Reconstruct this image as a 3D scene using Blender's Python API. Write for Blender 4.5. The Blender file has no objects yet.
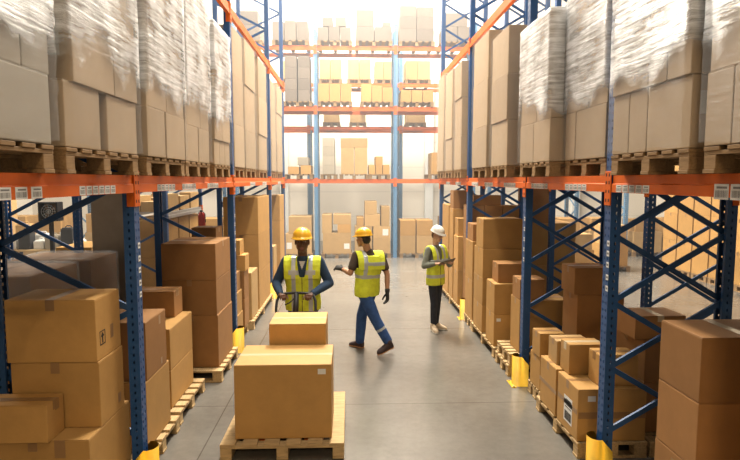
import bpy, bmesh, math, random
from mathutils import Vector, Matrix, Euler

rnd = random.Random(7)
SC = bpy.context.scene
COL = SC.collection
PI = math.pi

# ------------------------------------------------------------------ materials
def new_mat(name):
    m = bpy.data.materials.new(name)
    m.use_nodes = True
    nt = m.node_tree
    b = nt.nodes['Principled BSDF']
    return m, nt, b

def N(nt, kind, **kw):
    n = nt.nodes.new(kind)
    for k, v in kw.items():
        if k in n.inputs.keys():
            n.inputs[k].default_value = v
        else:
            setattr(n, k, v)
    return n

def ramp(nt, stops):
    r = nt.nodes.new('ShaderNodeValToRGB')
    e = r.color_ramp.elements
    while len(e) < len(stops):
        e.new(0.5)
    for i, (p, c) in enumerate(stops):
        e[i].position = p
        e[i].color = (c[0], c[1], c[2], 1)
    return r

def plain(name, col, rough=0.6, metal=0.0, spec=0.4, noise=0.0, scale=8.0, bump=0.0):
    """one painted / moulded surface, with a faint procedural mottling"""
    m, nt, b = new_mat(name)
    b.inputs['Base Color'].default_value = (*col, 1)
    b.inputs['Roughness'].default_value = rough
    b.inputs['Metallic'].default_value = metal
    b.inputs['Specular IOR Level'].default_value = spec
    if noise > 0 or bump > 0:
        tc = N(nt, 'ShaderNodeTexCoord')
        nz = N(nt, 'ShaderNodeTexNoise', Scale=scale, Detail=5.0, Roughness=0.6)
        nt.links.new(tc.outputs['Object'], nz.inputs['Vector'])
        if noise > 0:
            lo = [max(0, c * (1 - noise)) for c in col]
            hi = [min(1, c * (1 + noise)) for c in col]
            r = ramp(nt, [(0.3, lo), (0.7, hi)])
            nt.links.new(nz.outputs['Fac'], r.inputs['Fac'])
            nt.links.new(r.outputs['Color'], b.inputs['Base Color'])
        if bump > 0:
            bp = N(nt, 'ShaderNodeBump', Strength=bump, Distance=0.01)
            nt.links.new(nz.outputs['Fac'], bp.inputs['Height'])
            nt.links.new(bp.outputs['Normal'], b.inputs['Normal'])
    return m

def cardboard(name, col, var=0.16):
    m, nt, b = new_mat(name)
    tc = N(nt, 'ShaderNodeTexCoord')
    oi = N(nt, 'ShaderNodeObjectInfo')
    nz = N(nt, 'ShaderNodeTexNoise', Scale=5.0, Detail=6.0, Roughness=0.65)
    nt.links.new(tc.outputs['Object'], nz.inputs['Vector'])
    lo = [c * (1 - var * 0.6) for c in col]
    hi = [min(1, c * (1 + var * 0.5)) for c in col]
    r = ramp(nt, [(0.28, lo), (0.72, hi)])
    nt.links.new(nz.outputs['Fac'], r.inputs['Fac'])
    hsv = N(nt, 'ShaderNodeHueSaturation')
    mr = N(nt, 'ShaderNodeMapRange')
    mr.inputs['To Min'].default_value = 1 - var
    mr.inputs['To Max'].default_value = 1 + var * 0.8
    nt.links.new(oi.outputs['Random'], mr.inputs['Value'])
    nt.links.new(mr.outputs['Result'], hsv.inputs['Value'])
    nt.links.new(r.outputs['Color'], hsv.inputs['Color'])
    nt.links.new(hsv.outputs['Color'], b.inputs['Base Color'])
    b.inputs['Roughness'].default_value = 0.62
    b.inputs['Specular IOR Level'].default_value = 0.3
    # fine vertical fluting
    wv = N(nt, 'ShaderNodeTexNoise', Scale=1.0, Detail=2.0)
    mp = N(nt, 'ShaderNodeMapping')
    mp.inputs['Scale'].default_value = (120, 120, 3)
    nt.links.new(tc.outputs['Object'], mp.inputs['Vector'])
    nt.links.new(mp.outputs['Vector'], wv.inputs['Vector'])
    bp = N(nt, 'ShaderNodeBump', Strength=0.12, Distance=0.004)
    nt.links.new(wv.outputs['Fac'], bp.inputs['Height'])
    nt.links.new(bp.outputs['Normal'], b.inputs['Normal'])
    return m

def wood(name, col):
    m, nt, b = new_mat(name)
    tc = N(nt, 'ShaderNodeTexCoord')
    mp = N(nt, 'ShaderNodeMapping')
    mp.inputs['Scale'].default_value = (4, 40, 40)
    nz = N(nt, 'ShaderNodeTexNoise', Scale=1.5, Detail=6.0, Roughness=0.7)
    nt.links.new(tc.outputs['Object'], mp.inputs['Vector'])
    nt.links.new(mp.outputs['Vector'], nz.inputs['Vector'])
    r = ramp(nt, [(0.25, [c * 0.55 for c in col]), (0.5, col), (0.8, [min(1, c * 1.35) for c in col])])
    nt.links.new(nz.outputs['Fac'], r.inputs['Fac'])
    nt.links.new(r.outputs['Color'], b.inputs['Base Color'])
    b.inputs['Roughness'].default_value = 0.75
    b.inputs['Specular IOR Level'].default_value = 0.2
    return m

def film(name, thin=False, base=0.08):
    """clear stretch film: see-through with milky creased streaks"""
    m, nt, b = new_mat(name)
    out = nt.nodes['Material Output']
    b.inputs['Base Color'].default_value = (0.97, 0.98, 1.0, 1)
    b.inputs['Roughness'].default_value = 0.22
    b.inputs['Specular IOR Level'].default_value = 0.9
    tr = N(nt, 'ShaderNodeBsdfTransparent')
    mix = N(nt, 'ShaderNodeMixShader')
    tc = N(nt, 'ShaderNodeTexCoord')
    mp = N(nt, 'ShaderNodeMapping')
    mp.inputs['Rotation'].default_value = (0.5, 0.35, 0)
    mp.inputs['Scale'].default_value = (1.6, 1.6, 22)
    nz = N(nt, 'ShaderNodeTexNoise', Scale=1.6, Detail=7.0, Roughness=0.68, Distortion=0.35)
    nt.links.new(tc.outputs['Object'], mp.inputs['Vector'])
    nt.links.new(mp.outputs['Vector'], nz.inputs['Vector'])
    n2 = N(nt, 'ShaderNodeTexNoise', Scale=2.6, Detail=3.0)
    nt.links.new(tc.outputs['Object'], n2.inputs['Vector'])
    ad = N(nt, 'ShaderNodeMath', operation='ADD')
    nt.links.new(nz.outputs['Fac'], ad.inputs[0])
    nt.links.new(n2.outputs['Fac'], ad.inputs[1])
    mr = N(nt, 'ShaderNodeMapRange')
    mr.inputs['From Min'].default_value = 0.74
    mr.inputs['From Max'].default_value = 1.16
    mr.inputs['To Min'].default_value = 0.12
    mr.inputs['To Max'].default_value = 0.97
    nt.links.new(ad.outputs[0], mr.inputs['Value'])
    # more turns of film are wound round the upper cartons: denser above about 3.2 m
    sx = N(nt, 'ShaderNodeSeparateXYZ')
    nt.links.new(tc.outputs['Object'], sx.inputs[0])
    zz = N(nt, 'ShaderNodeMath', operation='MULTIPLY_ADD')
    nt.links.new(n2.outputs['Fac'], zz.inputs[0]); zz.inputs[1].default_value = 0.5
    nt.links.new(sx.outputs['Z'], zz.inputs[2])
    lay = N(nt, 'ShaderNodeMapRange')
    lay.inputs['From Min'].default_value = 99.0 if thin else 3.36
    lay.inputs['From Max'].default_value = 99.5 if thin else 3.52
    lay.inputs['To Min'].default_value = 0.0
    lay.inputs['To Max'].default_value = 1.0
    nt.links.new(zz.outputs[0], lay.inputs['Value'])
    fx = N(nt, 'ShaderNodeMix', data_type='FLOAT')
    fx.inputs[2].default_value = base if thin else 0.075
    nt.links.new(lay.outputs['Result'], fx.inputs[0])
    nt.links.new(mr.outputs['Result'], fx.inputs[3])
    nt.links.new(fx.outputs[0], mix.inputs[0])
    nt.links.new(tr.outputs[0], mix.inputs[1])
    nt.links.new(b.outputs[0], mix.inputs[2])
    bp = N(nt, 'ShaderNodeBump', Strength=0.15 if thin else 0.8, Distance=0.02)
    nt.links.new(nz.outputs['Fac'], bp.inputs['Height'])
    nt.links.new(bp.outputs['Normal'], b.inputs['Normal'])
    nt.links.new(mix.outputs[0], out.inputs['Surface'])
    return m

def concrete_floor(name):
    m, nt, b = new_mat(name)
    tc = N(nt, 'ShaderNodeTexCoord')
    n1 = N(nt, 'ShaderNodeTexNoise', Scale=0.55, Detail=8.0, Roughness=0.62)
    n2 = N(nt, 'ShaderNodeTexNoise', Scale=9.0, Detail=6.0, Roughness=0.7)
    nt.links.new(tc.outputs['Object'], n1.inputs['Vector'])
    nt.links.new(tc.outputs['Object'], n2.inputs['Vector'])
    r1 = ramp(nt, [(0.3, (0.150, 0.135, 0.116)), (0.7, (0.220, 0.201, 0.176))])
    r2 = ramp(nt, [(0.3, (0.82, 0.82, 0.82)), (0.7, (1.0, 1.0, 1.0))])
    nt.links.new(n1.outputs['Fac'], r1.inputs['Fac'])
    nt.links.new(n2.outputs['Fac'], r2.inputs['Fac'])
    mx = N(nt, 'ShaderNodeMix', data_type='RGBA', blend_type='MULTIPLY')
    mx.inputs[0].default_value = 1.0
    nt.links.new(r1.outputs['Color'], mx.inputs[6])
    nt.links.new(r2.outputs['Color'], mx.inputs[7])
    # sawn joints every four metres across and along the aisle
    br = N(nt, 'ShaderNodeTexBrick')
    br.offset = 0.0
    br.inputs['Scale'].default_value = 1.0
    br.inputs['Mortar Size'].default_value = 0.006
    br.inputs['Brick Width'].default_value = 4.4
    br.inputs['Row Height'].default_value = 3.1
    br.inputs['Color1'].default_value = (1, 1, 1, 1)
    br.inputs['Color2'].default_value = (1, 1, 1, 1)
    br.inputs['Mortar'].default_value = (0.55, 0.52, 0.5, 1)
    mp = N(nt, 'ShaderNodeMapping')
    mp.inputs['Location'].default_value = (1.35, 0.25, 0)
    nt.links.new(tc.outputs['Object'], mp.inputs['Vector'])
    nt.links.new(mp.outputs['Vector'], br.inputs['Vector'])
    m2 = N(nt, 'ShaderNodeMix', data_type='RGBA', blend_type='MULTIPLY')
    m2.inputs[0].default_value = 1.0
    nt.links.new(mx.outputs[2], m2.inputs[6])
    nt.links.new(br.outputs['Color'], m2.inputs[7])
    nt.links.new(m2.outputs[2], b.inputs['Base Color'])
    rr = N(nt, 'ShaderNodeMapRange')
    rr.inputs['To Min'].default_value = 0.16
    rr.inputs['To Max'].default_value = 0.32
    nt.links.new(n1.outputs['Fac'], rr.inputs['Value'])
    nt.links.new(rr.outputs['Result'], b.inputs['Roughness'])
    b.inputs['Specular IOR Level'].default_value = 0.55
    bp = N(nt, 'ShaderNodeBump', Strength=0.06, Distance=0.01)
    nt.links.new(n2.outputs['Fac'], bp.inputs['Height'])
    nt.links.new(bp.outputs['Normal'], b.inputs['Normal'])
    return m

def ribbed_wall(name, col):
    m, nt, b = new_mat(name)
    tc = N(nt, 'ShaderNodeTexCoord')
    wv = N(nt, 'ShaderNodeTexWave', wave_type='BANDS', bands_direction='Z', wave_profile='SAW')
    wv.inputs['Scale'].default_value = 0.32
    nt.links.new(tc.outputs['Object'], wv.inputs['Vector'])
    r = ramp(nt, [(0.0, [c * 0.8 for c in col]), (0.05, col), (1.0, col)])
    nt.links.new(wv.outputs['Fac'], r.inputs['Fac'])
    nt.links.new(r.outputs['Color'], b.inputs['Base Color'])
    b.inputs['Roughness'].default_value = 0.7
    return m

def emitter(name, col, s):
    m, nt, b = new_mat(name)
    b.inputs['Base Color'].default_value = (0.8, 0.8, 0.8, 1)
    b.inputs['Emission Color'].default_value = (*col, 1)
    b.inputs['Emission Strength'].default_value = s
    return m

M = {
    'kraft': cardboard('kraft cardboard', (0.53, 0.29, 0.092)),
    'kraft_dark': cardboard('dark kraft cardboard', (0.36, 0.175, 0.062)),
    'kraft_pale': cardboard('pale kraft cardboard', (0.53, 0.33, 0.14)),
    'cream': cardboard('cream cardboard', (0.48, 0.345, 0.215), 0.10),
    'white_card': cardboard('off white cardboard', (0.42, 0.36, 0.28), 0.08),
    'grey_card': cardboard('grey brown cardboard', (0.19, 0.15, 0.12), 0.15),
    'tape': plain('brown packing tape', (0.33, 0.18, 0.075), 0.28, spec=0.5),
    'tape_clear': plain('pale packing tape', (0.66, 0.52, 0.33), 0.22, spec=0.6),
    'paper': plain('white paper label', (0.80, 0.78, 0.74), 0.6),
    'print_grey': plain('grey barcode print', (0.22, 0.21, 0.2), 0.6),
    'ink': plain('black print', (0.03, 0.03, 0.03), 0.6),
    'wood': wood('pallet timber', (0.33, 0.20, 0.095)),
    'wood_pale': wood('fresh pallet timber', (0.56, 0.38, 0.19)),
    'wood_red': plain('red painted pallet block', (0.42, 0.06, 0.03), 0.6, noise=0.25),
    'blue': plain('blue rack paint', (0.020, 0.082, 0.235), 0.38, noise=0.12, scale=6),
    'blue_hazed': plain('haze-lightened blue rack paint', (0.10, 0.24, 0.42), 0.38, noise=0.1, scale=6),  # rack blue with the daylight and haze on far posts put into it
    'orange': plain('orange rack paint', (0.74, 0.135, 0.014), 0.42, spec=0.2, noise=0.08, scale=4),
    'yellow': plain('yellow guard paint', (0.78, 0.46, 0.03), 0.42, noise=0.1),
    'steel': plain('galvanised steel', (0.45, 0.45, 0.45), 0.35, metal=0.8, noise=0.1),
    'film': film('stretch film'),
    'film_thin': film('single turn of stretch film', True),
    'film_cover': film('milky film sheet', True, 0.27),  # extra milkiness stands in for the film's pale highlight
    'floor': concrete_floor('polished concrete'),
    'wall': ribbed_wall('cream wall panels', (0.83, 0.735, 0.615)),
    'ceiling': plain('ceiling paint', (0.78, 0.76, 0.72), 0.8),
    'column': plain('column plaster', (0.34, 0.275, 0.215), 0.8, noise=0.12, scale=3, bump=0.1),
    'lamp': emitter('lamp diffuser', (1.0, 0.93, 0.8), 6.0),
    'rubber': plain('black rubber', (0.02, 0.02, 0.022), 0.5),
    'dark_plastic': plain('black plastic', (0.025, 0.025, 0.028), 0.35),
    'truck_orange': plain('orange truck enamel', (0.75, 0.16, 0.02), 0.3),
    'red': plain('red enamel', (0.55, 0.03, 0.02), 0.35),
    'skin_dark': plain('deep brown skin', (0.135, 0.060, 0.034), 0.5, noise=0.1, scale=14),
    'skin_tan': plain('tanned skin', (0.46, 0.235, 0.135), 0.5, noise=0.08, scale=14),
    'skin_fair': plain('fair skin', (0.60, 0.34, 0.23), 0.5, noise=0.06, scale=14),
    'lips': plain('lips', (0.20, 0.075, 0.06), 0.45),
    'eye_white': plain('eye white', (0.72, 0.70, 0.66), 0.3),
    'eye_dark': plain('dark iris', (0.02, 0.012, 0.01), 0.2),
    'hair_black': plain('black hair', (0.018, 0.014, 0.012), 0.55, bump=0.5, scale=60),
    'hair_brown': plain('light brown hair', (0.20, 0.105, 0.05), 0.55, bump=0.5, scale=60),
    'navy': plain('navy work shirt', (0.028, 0.058, 0.115), 0.85, noise=0.2, scale=18, bump=0.25),
    'tee': plain('dark brown tee shirt', (0.075, 0.052, 0.04), 0.9, noise=0.2, scale=18, bump=0.25),
    'grey_shirt': plain('grey green shirt', (0.19, 0.20, 0.16), 0.9, noise=0.2, scale=18, bump=0.25),
    'white_shirt': plain('white undershirt', (0.75, 0.73, 0.7), 0.9),
    'vest': plain('yellow green vest fabric', (0.74, 0.80, 0.05), 0.8, noise=0.12, scale=14, bump=0.3),
    'reflective': plain('silver reflective tape', (0.50, 0.54, 0.57), 0.35, metal=0.25),
    'jeans': plain('blue work trousers', (0.035, 0.085, 0.25), 0.9, noise=0.25, scale=16, bump=0.3),
    'dark_jeans': plain('charcoal trousers', (0.022, 0.024, 0.034), 0.9, noise=0.25, scale=16, bump=0.3),
    'shoe_dark': plain('dark trainer', (0.05, 0.03, 0.03), 0.7),
    'sole_tan': plain('tan rubber sole', (0.50, 0.24, 0.10), 0.7),
    'shoe_beige': plain('beige shoe', (0.66, 0.52, 0.36), 0.7),
    'sole_white': plain('white rubber sole', (0.75, 0.68, 0.58), 0.7),
    'glove': plain('black work glove', (0.035, 0.032, 0.03), 0.8, bump=0.2, scale=40),
    'hat_yellow': plain('yellow hard hat shell', (0.90, 0.47, 0.025), 0.3, spec=0.5),
    'hat_white': plain('white hard hat shell', (0.84, 0.80, 0.73), 0.3, spec=0.5),
    'screen': plain('dark screen glass', (0.03, 0.035, 0.04), 0.12),
}

# ------------------------------------------------------------------ mesh helpers
class MB:
    """collects solids in a bmesh; build() links them as one mesh object"""
    def __init__(self):
        self.bm = bmesh.new()
        self.mats = []
    def mi(self, mat):
        if mat not in self.mats:
            self.mats.append(mat)
        return self.mats.index(mat)
    def quad(self, pts, mat):
        f = self.bm.faces.new([self.bm.verts.new(p) for p in pts])
        f.material_index = self.mi(mat)
        return f
    def box(self, x0, x1, y0, y1, z0, z1, mat, bev=0.0, seg=2, rot=None, pivot=None):
        r = bmesh.ops.create_cube(self.bm, size=1.0)
        vs = r['verts']
        for v in vs:
            v.co = Vector(((x0 + x1) / 2 + v.co.x * (x1 - x0), (y0 + y1) / 2 + v.co.y * (y1 - y0), (z0 + z1) / 2 + v.co.z * (z1 - z0)))
        faces = set(f for v in vs for f in v.link_faces)
        if bev > 0:
            ed = list(set(e for v in vs for e in v.link_edges))
            rr = bmesh.ops.bevel(self.bm, geom=ed, offset=bev, segments=seg, profile=0.6, affect='EDGES')
            faces = set(rr['faces']) | set(f for f in faces if f.is_valid)
            vs = list(set(v for f in faces for v in f.verts))
        k = self.mi(mat)
        for f in faces:
            f.material_index = k
        if rot is not None:
            bmesh.ops.rotate(self.bm, verts=vs, cent=pivot or Vector(((x0 + x1) / 2, (y0 + y1) / 2, (z0 + z1) / 2)), matrix=rot)
        return vs
    def bar(self, p0, p1, w, h, mat, up=(0, 0, 1), bev=0.0):
        """rectangular bar from p0 to p1"""
        p0, p1 = Vector(p0), Vector(p1)
        d = p1 - p0
        L = d.length
        d.normalize()
        u = Vector(up)
        s = d.cross(u)
        if s.length < 1e-4:
            s = d.cross(Vector((1, 0, 0)))
        s.normalize()
        u = s.cross(d)
        vs = self.box(-w / 2, w / 2, 0, L, -h / 2, h / 2, mat, bev, 1)
        mtx = Matrix((( s.x, d.x, u.x, p0.x), (s.y, d.y, u.y, p0.y), (s.z, d.z, u.z, p0.z), (0, 0, 0, 1)))
        bmesh.ops.transform(self.bm, matrix=mtx, verts=vs)
    def tube(self, pts, r, mat, seg=10, closed=False):
        pts = [Vector(p) for p in pts]
        n = len(pts)
        rings = []
        prev = None
        for i, p in enumerate(pts):
            if closed:
                t = pts[(i + 1) % n] - pts[i - 1]
            else:
                t = pts[min(i + 1, n - 1)] - pts[max(i - 1, 0)]
            t.normalize()
            if prev is None:
                a = t.orthogonal().normalized()
            else:
                a = (prev - t * prev.dot(t)).normalized()
            prev = a
            b = t.cross(a)
            rr = r[i] if isinstance(r, (list, tuple)) else r
            rings.append([self.bm.verts.new(p + a * rr * math.cos(2 * PI * k / seg) + b * rr * math.sin(2 * PI * k / seg)) for k in range(seg)])
        k_ = self.mi(mat)
        for i in range(n if closed else n - 1):
            A, B = rings[i], rings[(i + 1) % n]
            for k in range(seg):
                f = self.bm.faces.new((A[k], A[(k + 1) % seg], B[(k + 1) % seg], B[k]))
                f.material_index = k_
                f.smooth = True
        if not closed:
            for R_ in (rings[0][::-1], rings[-1]):
                f = self.bm.faces.new(R_)
                f.material_index = k_
    def lathe(self, prof, c, mat, seg=20, axis='Z', smooth=True):
        """prof: (radius, height) pairs"""
        rings = []
        for (r, h) in prof:
            ring = []
            for k in range(seg):
                a = 2 * PI * k / seg
                p = Vector((r * math.cos(a), r * math.sin(a), h))
                if axis == 'X':
                    p = Vector((h, r * math.cos(a), r * math.sin(a)))
                elif axis == 'Y':
                    p = Vector((r * math.sin(a), h, r * math.cos(a)))
                ring.append(self.bm.verts.new(Vector(c) + p))
            rings.append(ring)
        k_ = self.mi(mat)
        for A, B in zip(rings, rings[1:]):
            for k in range(seg):
                f = self.bm.faces.new((A[k], A[(k + 1) % seg], B[(k + 1) % seg], B[k]))
                f.material_index = k_
                f.smooth = smooth
        for R_ in (rings[0][::-1], rings[-1]):
            f = self.bm.faces.new(R_)
            f.material_index = k_
    def prism(self, poly, y0, y1, mat):
        """polygon in XZ extruded along Y"""
        A = [self.bm.verts.new((x, y0, z)) for x, z in poly]
        B = [self.bm.verts.new((x, y1, z)) for x, z in poly]
        k_ = self.mi(mat)
        n = len(poly)
        for i in range(n):
            f = self.bm.faces.new((A[i], A[(i + 1) % n], B[(i + 1) % n], B[i]))
            f.material_index = k_
        for R_ in (A[::-1], B):
            f = self.bm.faces.new(R_)
            f.material_index = k_
    def mesh(self, name):
        me = bpy.data.meshes.new(name)
        bmesh.ops.recalc_face_normals(self.bm, faces=self.bm.faces)
        self.bm.to_mesh(me)
        self.bm.free()
        for m in self.mats:
            me.materials.append(M[m])
        return me
    def build(self, name, parent=None, loc=(0, 0, 0), rotz=0.0):
        return link(name, self.mesh(name), parent, loc, rotz)

def link(name, me, parent=None, loc=(0, 0, 0), rotz=0.0):
    o = bpy.data.objects.new(name, me)
    COL.objects.link(o)
    if parent is not None:
        o.parent = parent
    o.location = loc
    o.rotation_euler = (0, 0, rotz)
    return o

def tag(o, label, cat, group=None, kind=None):
    o['label'] = label
    o['category'] = cat
    if group:
        o['group'] = group
    if kind:
        o['kind'] = kind
    return o

def structure(o):
    o['kind'] = 'structure'
    return o

def empty(name, loc=(0, 0, 0), rotz=0.0):
    return link(name, None, None, loc, rotz)

def copy_tree(o, parent=None):
    c = o.copy()
    COL.objects.link(c)
    c.parent = parent
    for ch in list(o.children):
        copy_tree(ch, c)
    return c

ORD = ['zeroth', 'first', 'second', 'third', 'fourth', 'fifth', 'sixth', 'seventh', 'eighth', 'ninth', 'tenth', 'eleventh', 'twelfth']
# ------------------------------------------------------------------ the building
RX, RY0, RY1, RZ = 12.5, -10.0, 22.5, 14.0
b = MB(); b.box(-RX, RX, RY0, RY1, -0.2, 0, 'floor'); structure(b.build('floor'))
b = MB(); b.box(-RX, RX, RY0, RY1, RZ, RZ + 0.2, 'ceiling'); structure(b.build('ceiling'))
b = MB(); b.box(-RX, RX, RY1, RY1 + 0.2, 0, RZ, 'wall'); structure(b.build('wall_back'))
b = MB(); b.box(-RX - 0.2, -RX, RY0, RY1, 0, RZ, 'wall'); structure(b.build('wall_left'))
b = MB(); b.box(RX, RX + 0.2, RY0, RY1, 0, RZ, 'wall'); structure(b.build('wall_right'))
b = MB(); b.box(-RX, RX, RY0 - 0.2, RY0, 0, RZ, 'wall'); structure(b.build('wall_front'))
for k, x in enumerate((-8.6, -2.6, 3.15, 9.1)):           # wall posts of the back wall
    b = MB(); b.box(x - 0.16, x + 0.16, RY1 - 0.22, RY1 - 0.002, 0, RZ, 'ceiling', 0.01)
    structure(b.build('trim_%d' % (k + 1)))
# plastered building column between the back-to-back racks
b = MB()
b.box(-0.23, 0.23, -0.22, 0.22, 0, RZ - 0.01, 'column', 0.012)
b.box(-0.25, 0.25, -0.24, 0.24, 0, 0.12, 'column', 0.006)
structure(b.build('column_plastered', None, (-3.36, 8.10, 0)))

# ------------------------------------------------------------------ lamps
def ceiling_lamp(x, y, power, label, sx=0.5, sy=2.4, z=9.2, tilt=0.0, col=(1.0, 0.93, 0.80)):
    r = empty('ceiling_light', (x, y, z))
    tag(r, label, 'lamp', 'linear ceiling lights')
    r.rotation_euler = (tilt, 0, 0)
    h = MB(); h.box(-sx / 2 - 0.03, sx / 2 + 0.03, -sy / 2 - 0.03, sy / 2 + 0.03, 0.0, 0.1, 'ceiling', 0.01)
    for s in (-1, 1):
        h.tube([(0, s * sy * 0.4, 0.1), (0, s * sy * 0.4, RZ - z - 0.005)], 0.008, 'steel', 6)
    h.build('housing', r)
    d = MB(); d.box(-sx / 2, sx / 2, -sy / 2, sy / 2, -0.012, -0.001, 'lamp'); d.build('diffuser', r)
    L = bpy.data.lights.new('lamp_glow', 'AREA')
    L.shape = 'RECTANGLE'; L.size = sx; L.size_y = sy
    L.energy = power
    L.color = col
    o = bpy.data.objects.new('lamp_glow', L)
    COL.objects.link(o); o.parent = r; o.location = (0, 0, -0.03)
    return r

ceiling_lamp(2.2, -1.2, 130, 'warm linear ceiling light over the aisle beside the camera', col=(1.0, 0.76, 0.47))
ceiling_lamp(0.0, -6.0, 520, 'low warm linear light hanging at the aisle end behind the camera', 2.4, 0.5, 6.5, 0.0, (1.0, 0.76, 0.47))
ceiling_lamp(0.2, 3.2, 95, 'linear ceiling light over the camera end of the aisle')
ceiling_lamp(0.2, 7.6, 600, 'linear ceiling light over the three workers')
ceiling_lamp(0.2, 11.6, 800, 'linear ceiling light over the far end of the aisle')
ceiling_lamp(0.2, 13.9, 900, 'linear ceiling light over the mouth of the aisle, before the far rack', 2.4, 0.5, 12.6)
ceiling_lamp(-4.0, 16.3, 1500, 'linear ceiling light over the cross aisle beyond the truck-side rack', 2.4, 0.5, 12.6)
ceiling_lamp(0.2, 16.3, 1900, 'linear ceiling light over the cross aisle in front of the far rack', 2.4, 0.5, 12.6)
ceiling_lamp(4.4, 16.3, 1500, 'linear ceiling light over the cross aisle beyond the tablet-side rack', 2.4, 0.5, 12.6)
ceiling_lamp(-7.0, 9.0, 120, 'linear ceiling light over the aisle behind the truck-side rack')
ceiling_lamp(6.4, 9.0, 130, 'linear ceiling light over the aisle behind the tablet-side rack')
ceiling_lamp(0.0, 18.5, 2200, 'added unseen linear light brightening the back wall', 7.0, 0.5, 12.6, 0.37)  # lamp added only to brighten the back wall

# ------------------------------------------------------------------ pallet racking
def upright_mesh(h, w=0.10, d=0.085, lip=0.022, pitch=0.06, hw=0.012, hh=0.022, paint='blue'):
    """perforated steel upright; its face at x=0 looks to -x, the section runs to +x"""
    mb = MB()
    bm = mb.bm
    k_ = mb.mi(paint)
    n = int(h / pitch)
    P = n * pitch
    def panel(fn, width, rows):
        # fn(u, z) -> point; a column of slots at every u in rows
        us = sorted(set([0, width] + [u - hw / 2 for u in rows] + [u + hw / 2 for u in rows]))
        zs = []
        for i in range(n):
            z = i * pitch
            zs += [z, z + (pitch - hh) / 2, z + (pitch + hh) / 2]
        zs.append(P)
        grid = [[bm.verts.new(fn(u, z)) for u in us] for z in zs]
        for zi in range(len(zs) - 1):
            hole_row = (zi % 3 == 1)
            for ui in range(len(us) - 1):
                um = (us[ui] + us[ui + 1]) / 2
                if hole_row and any(abs(um - u) < hw / 2 for u in rows):
                    continue
                f = bm.faces.new((grid[zi][ui], grid[zi][ui + 1], grid[zi + 1][ui + 1], grid[zi + 1][ui]))
                f.material_index = k_
    panel(lambda u, z: (0, u - w / 2, z), w, [w * 0.24, w * 0.76])
    panel(lambda u, z: (u, -w / 2, z), d, [d * 0.5])
    panel(lambda u, z: (u, w / 2, z), d, [d * 0.5])
    for s in (-1, 1):
        mb.quad([(d, s * w / 2, 0), (d, s * (w / 2 - lip), 0), (d, s * (w / 2 - lip), P), (d, s * w / 2, P)], paint)
    bmesh.ops.remove_doubles(bm, verts=bm.verts, dist=0.0005)
    return mb.mesh('upright')

UP7 = upright_mesh(7.6)
UPF = upright_mesh(7.2, 0.12, 0.10, paint='blue_hazed')

def foot_mesh():
    mb = MB()
    mb.box(-0.025, 0.125, -0.075, 0.075, 0, 0.008, 'blue', 0.002, 1)
    for s in (-1, 1):
        mb.lathe([(0.011, 0.008), (0.011, 0.020)], (0.108, s * 0.05, 0), 'steel', 6, smooth=False)
        mb.lathe([(0.011, 0.008), (0.011, 0.020)], (-0.012, s * 0.058, 0), 'steel', 6, smooth=False)
    return mb.mesh('foot_plate')
FOOT = foot_mesh()

def connector_mesh():
    mb = MB()
    mb.box(-0.010, -0.002, -0.052, 0.052, -0.17, 0.10, 'orange', 0.002, 1)
    mb.box(-0.002, 0.05, 0.0525, 0.058, -0.17, 0.10, 'orange', 0.001, 1)
    for z in (-0.13, -0.06, 0.01, 0.07):
        for y in (-0.024, 0.024):
            mb.box(-0.0125, -0.010, y - 0.006, y + 0.006, z - 0.012, z + 0.012, 'ink')
    return mb.mesh('beam_connector')
CONN = connector_mesh()

def beam_mesh(L, mat):
    mb = MB()
    prof = [(-0.006, -0.065), (0.045, -0.065), (0.045, 0.035), (0.030, 0.065), (0.004, 0.065), (0.004, 0.004), (-0.006, -0.002)]
    mb.prism(prof, 0, L, mat)
    return mb.mesh('beam')

def barcode_mesh(n=5, w=0.085, h=0.055, gap=0.012, bars=True):
    """a row of white printed labels lying in the YZ plane, facing -x"""
    mb = MB()
    r = random.Random(n)
    for i in range(n):
        y = i * (w + gap)
        mb.box(-0.0012, 0, y, y + w, -h / 2, h / 2, 'paper')
        yy = y + 0.008
        while yy < y + w - 0.01:
            bw = r.choice((0.002, 0.003, 0.005))
            mb.quad([(-0.0016, yy, -h * 0.36), (-0.0016, yy + bw, -h * 0.36), (-0.0016, yy + bw, h * 0.08), (-0.0016, yy, h * 0.08)], 'print_grey')
            yy += bw + r.choice((0.002, 0.003, 0.004))
        mb.quad([(-0.0016, y + 0.012, h * 0.2), (-0.0016, y + w - 0.02, h * 0.2), (-0.0016, y + w - 0.02, h * 0.34), (-0.0016, y + 0.012, h * 0.34)], 'print_grey')
    return mb.mesh('barcode_label')
BAR5 = barcode_mesh(5)
BAR6 = barcode_mesh(6, 0.075)
BAR3 = barcode_mesh(3, 0.10, 0.06, 0.035)
BAR2 = barcode_mesh(2, 0.12, 0.085, 0.015)

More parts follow.
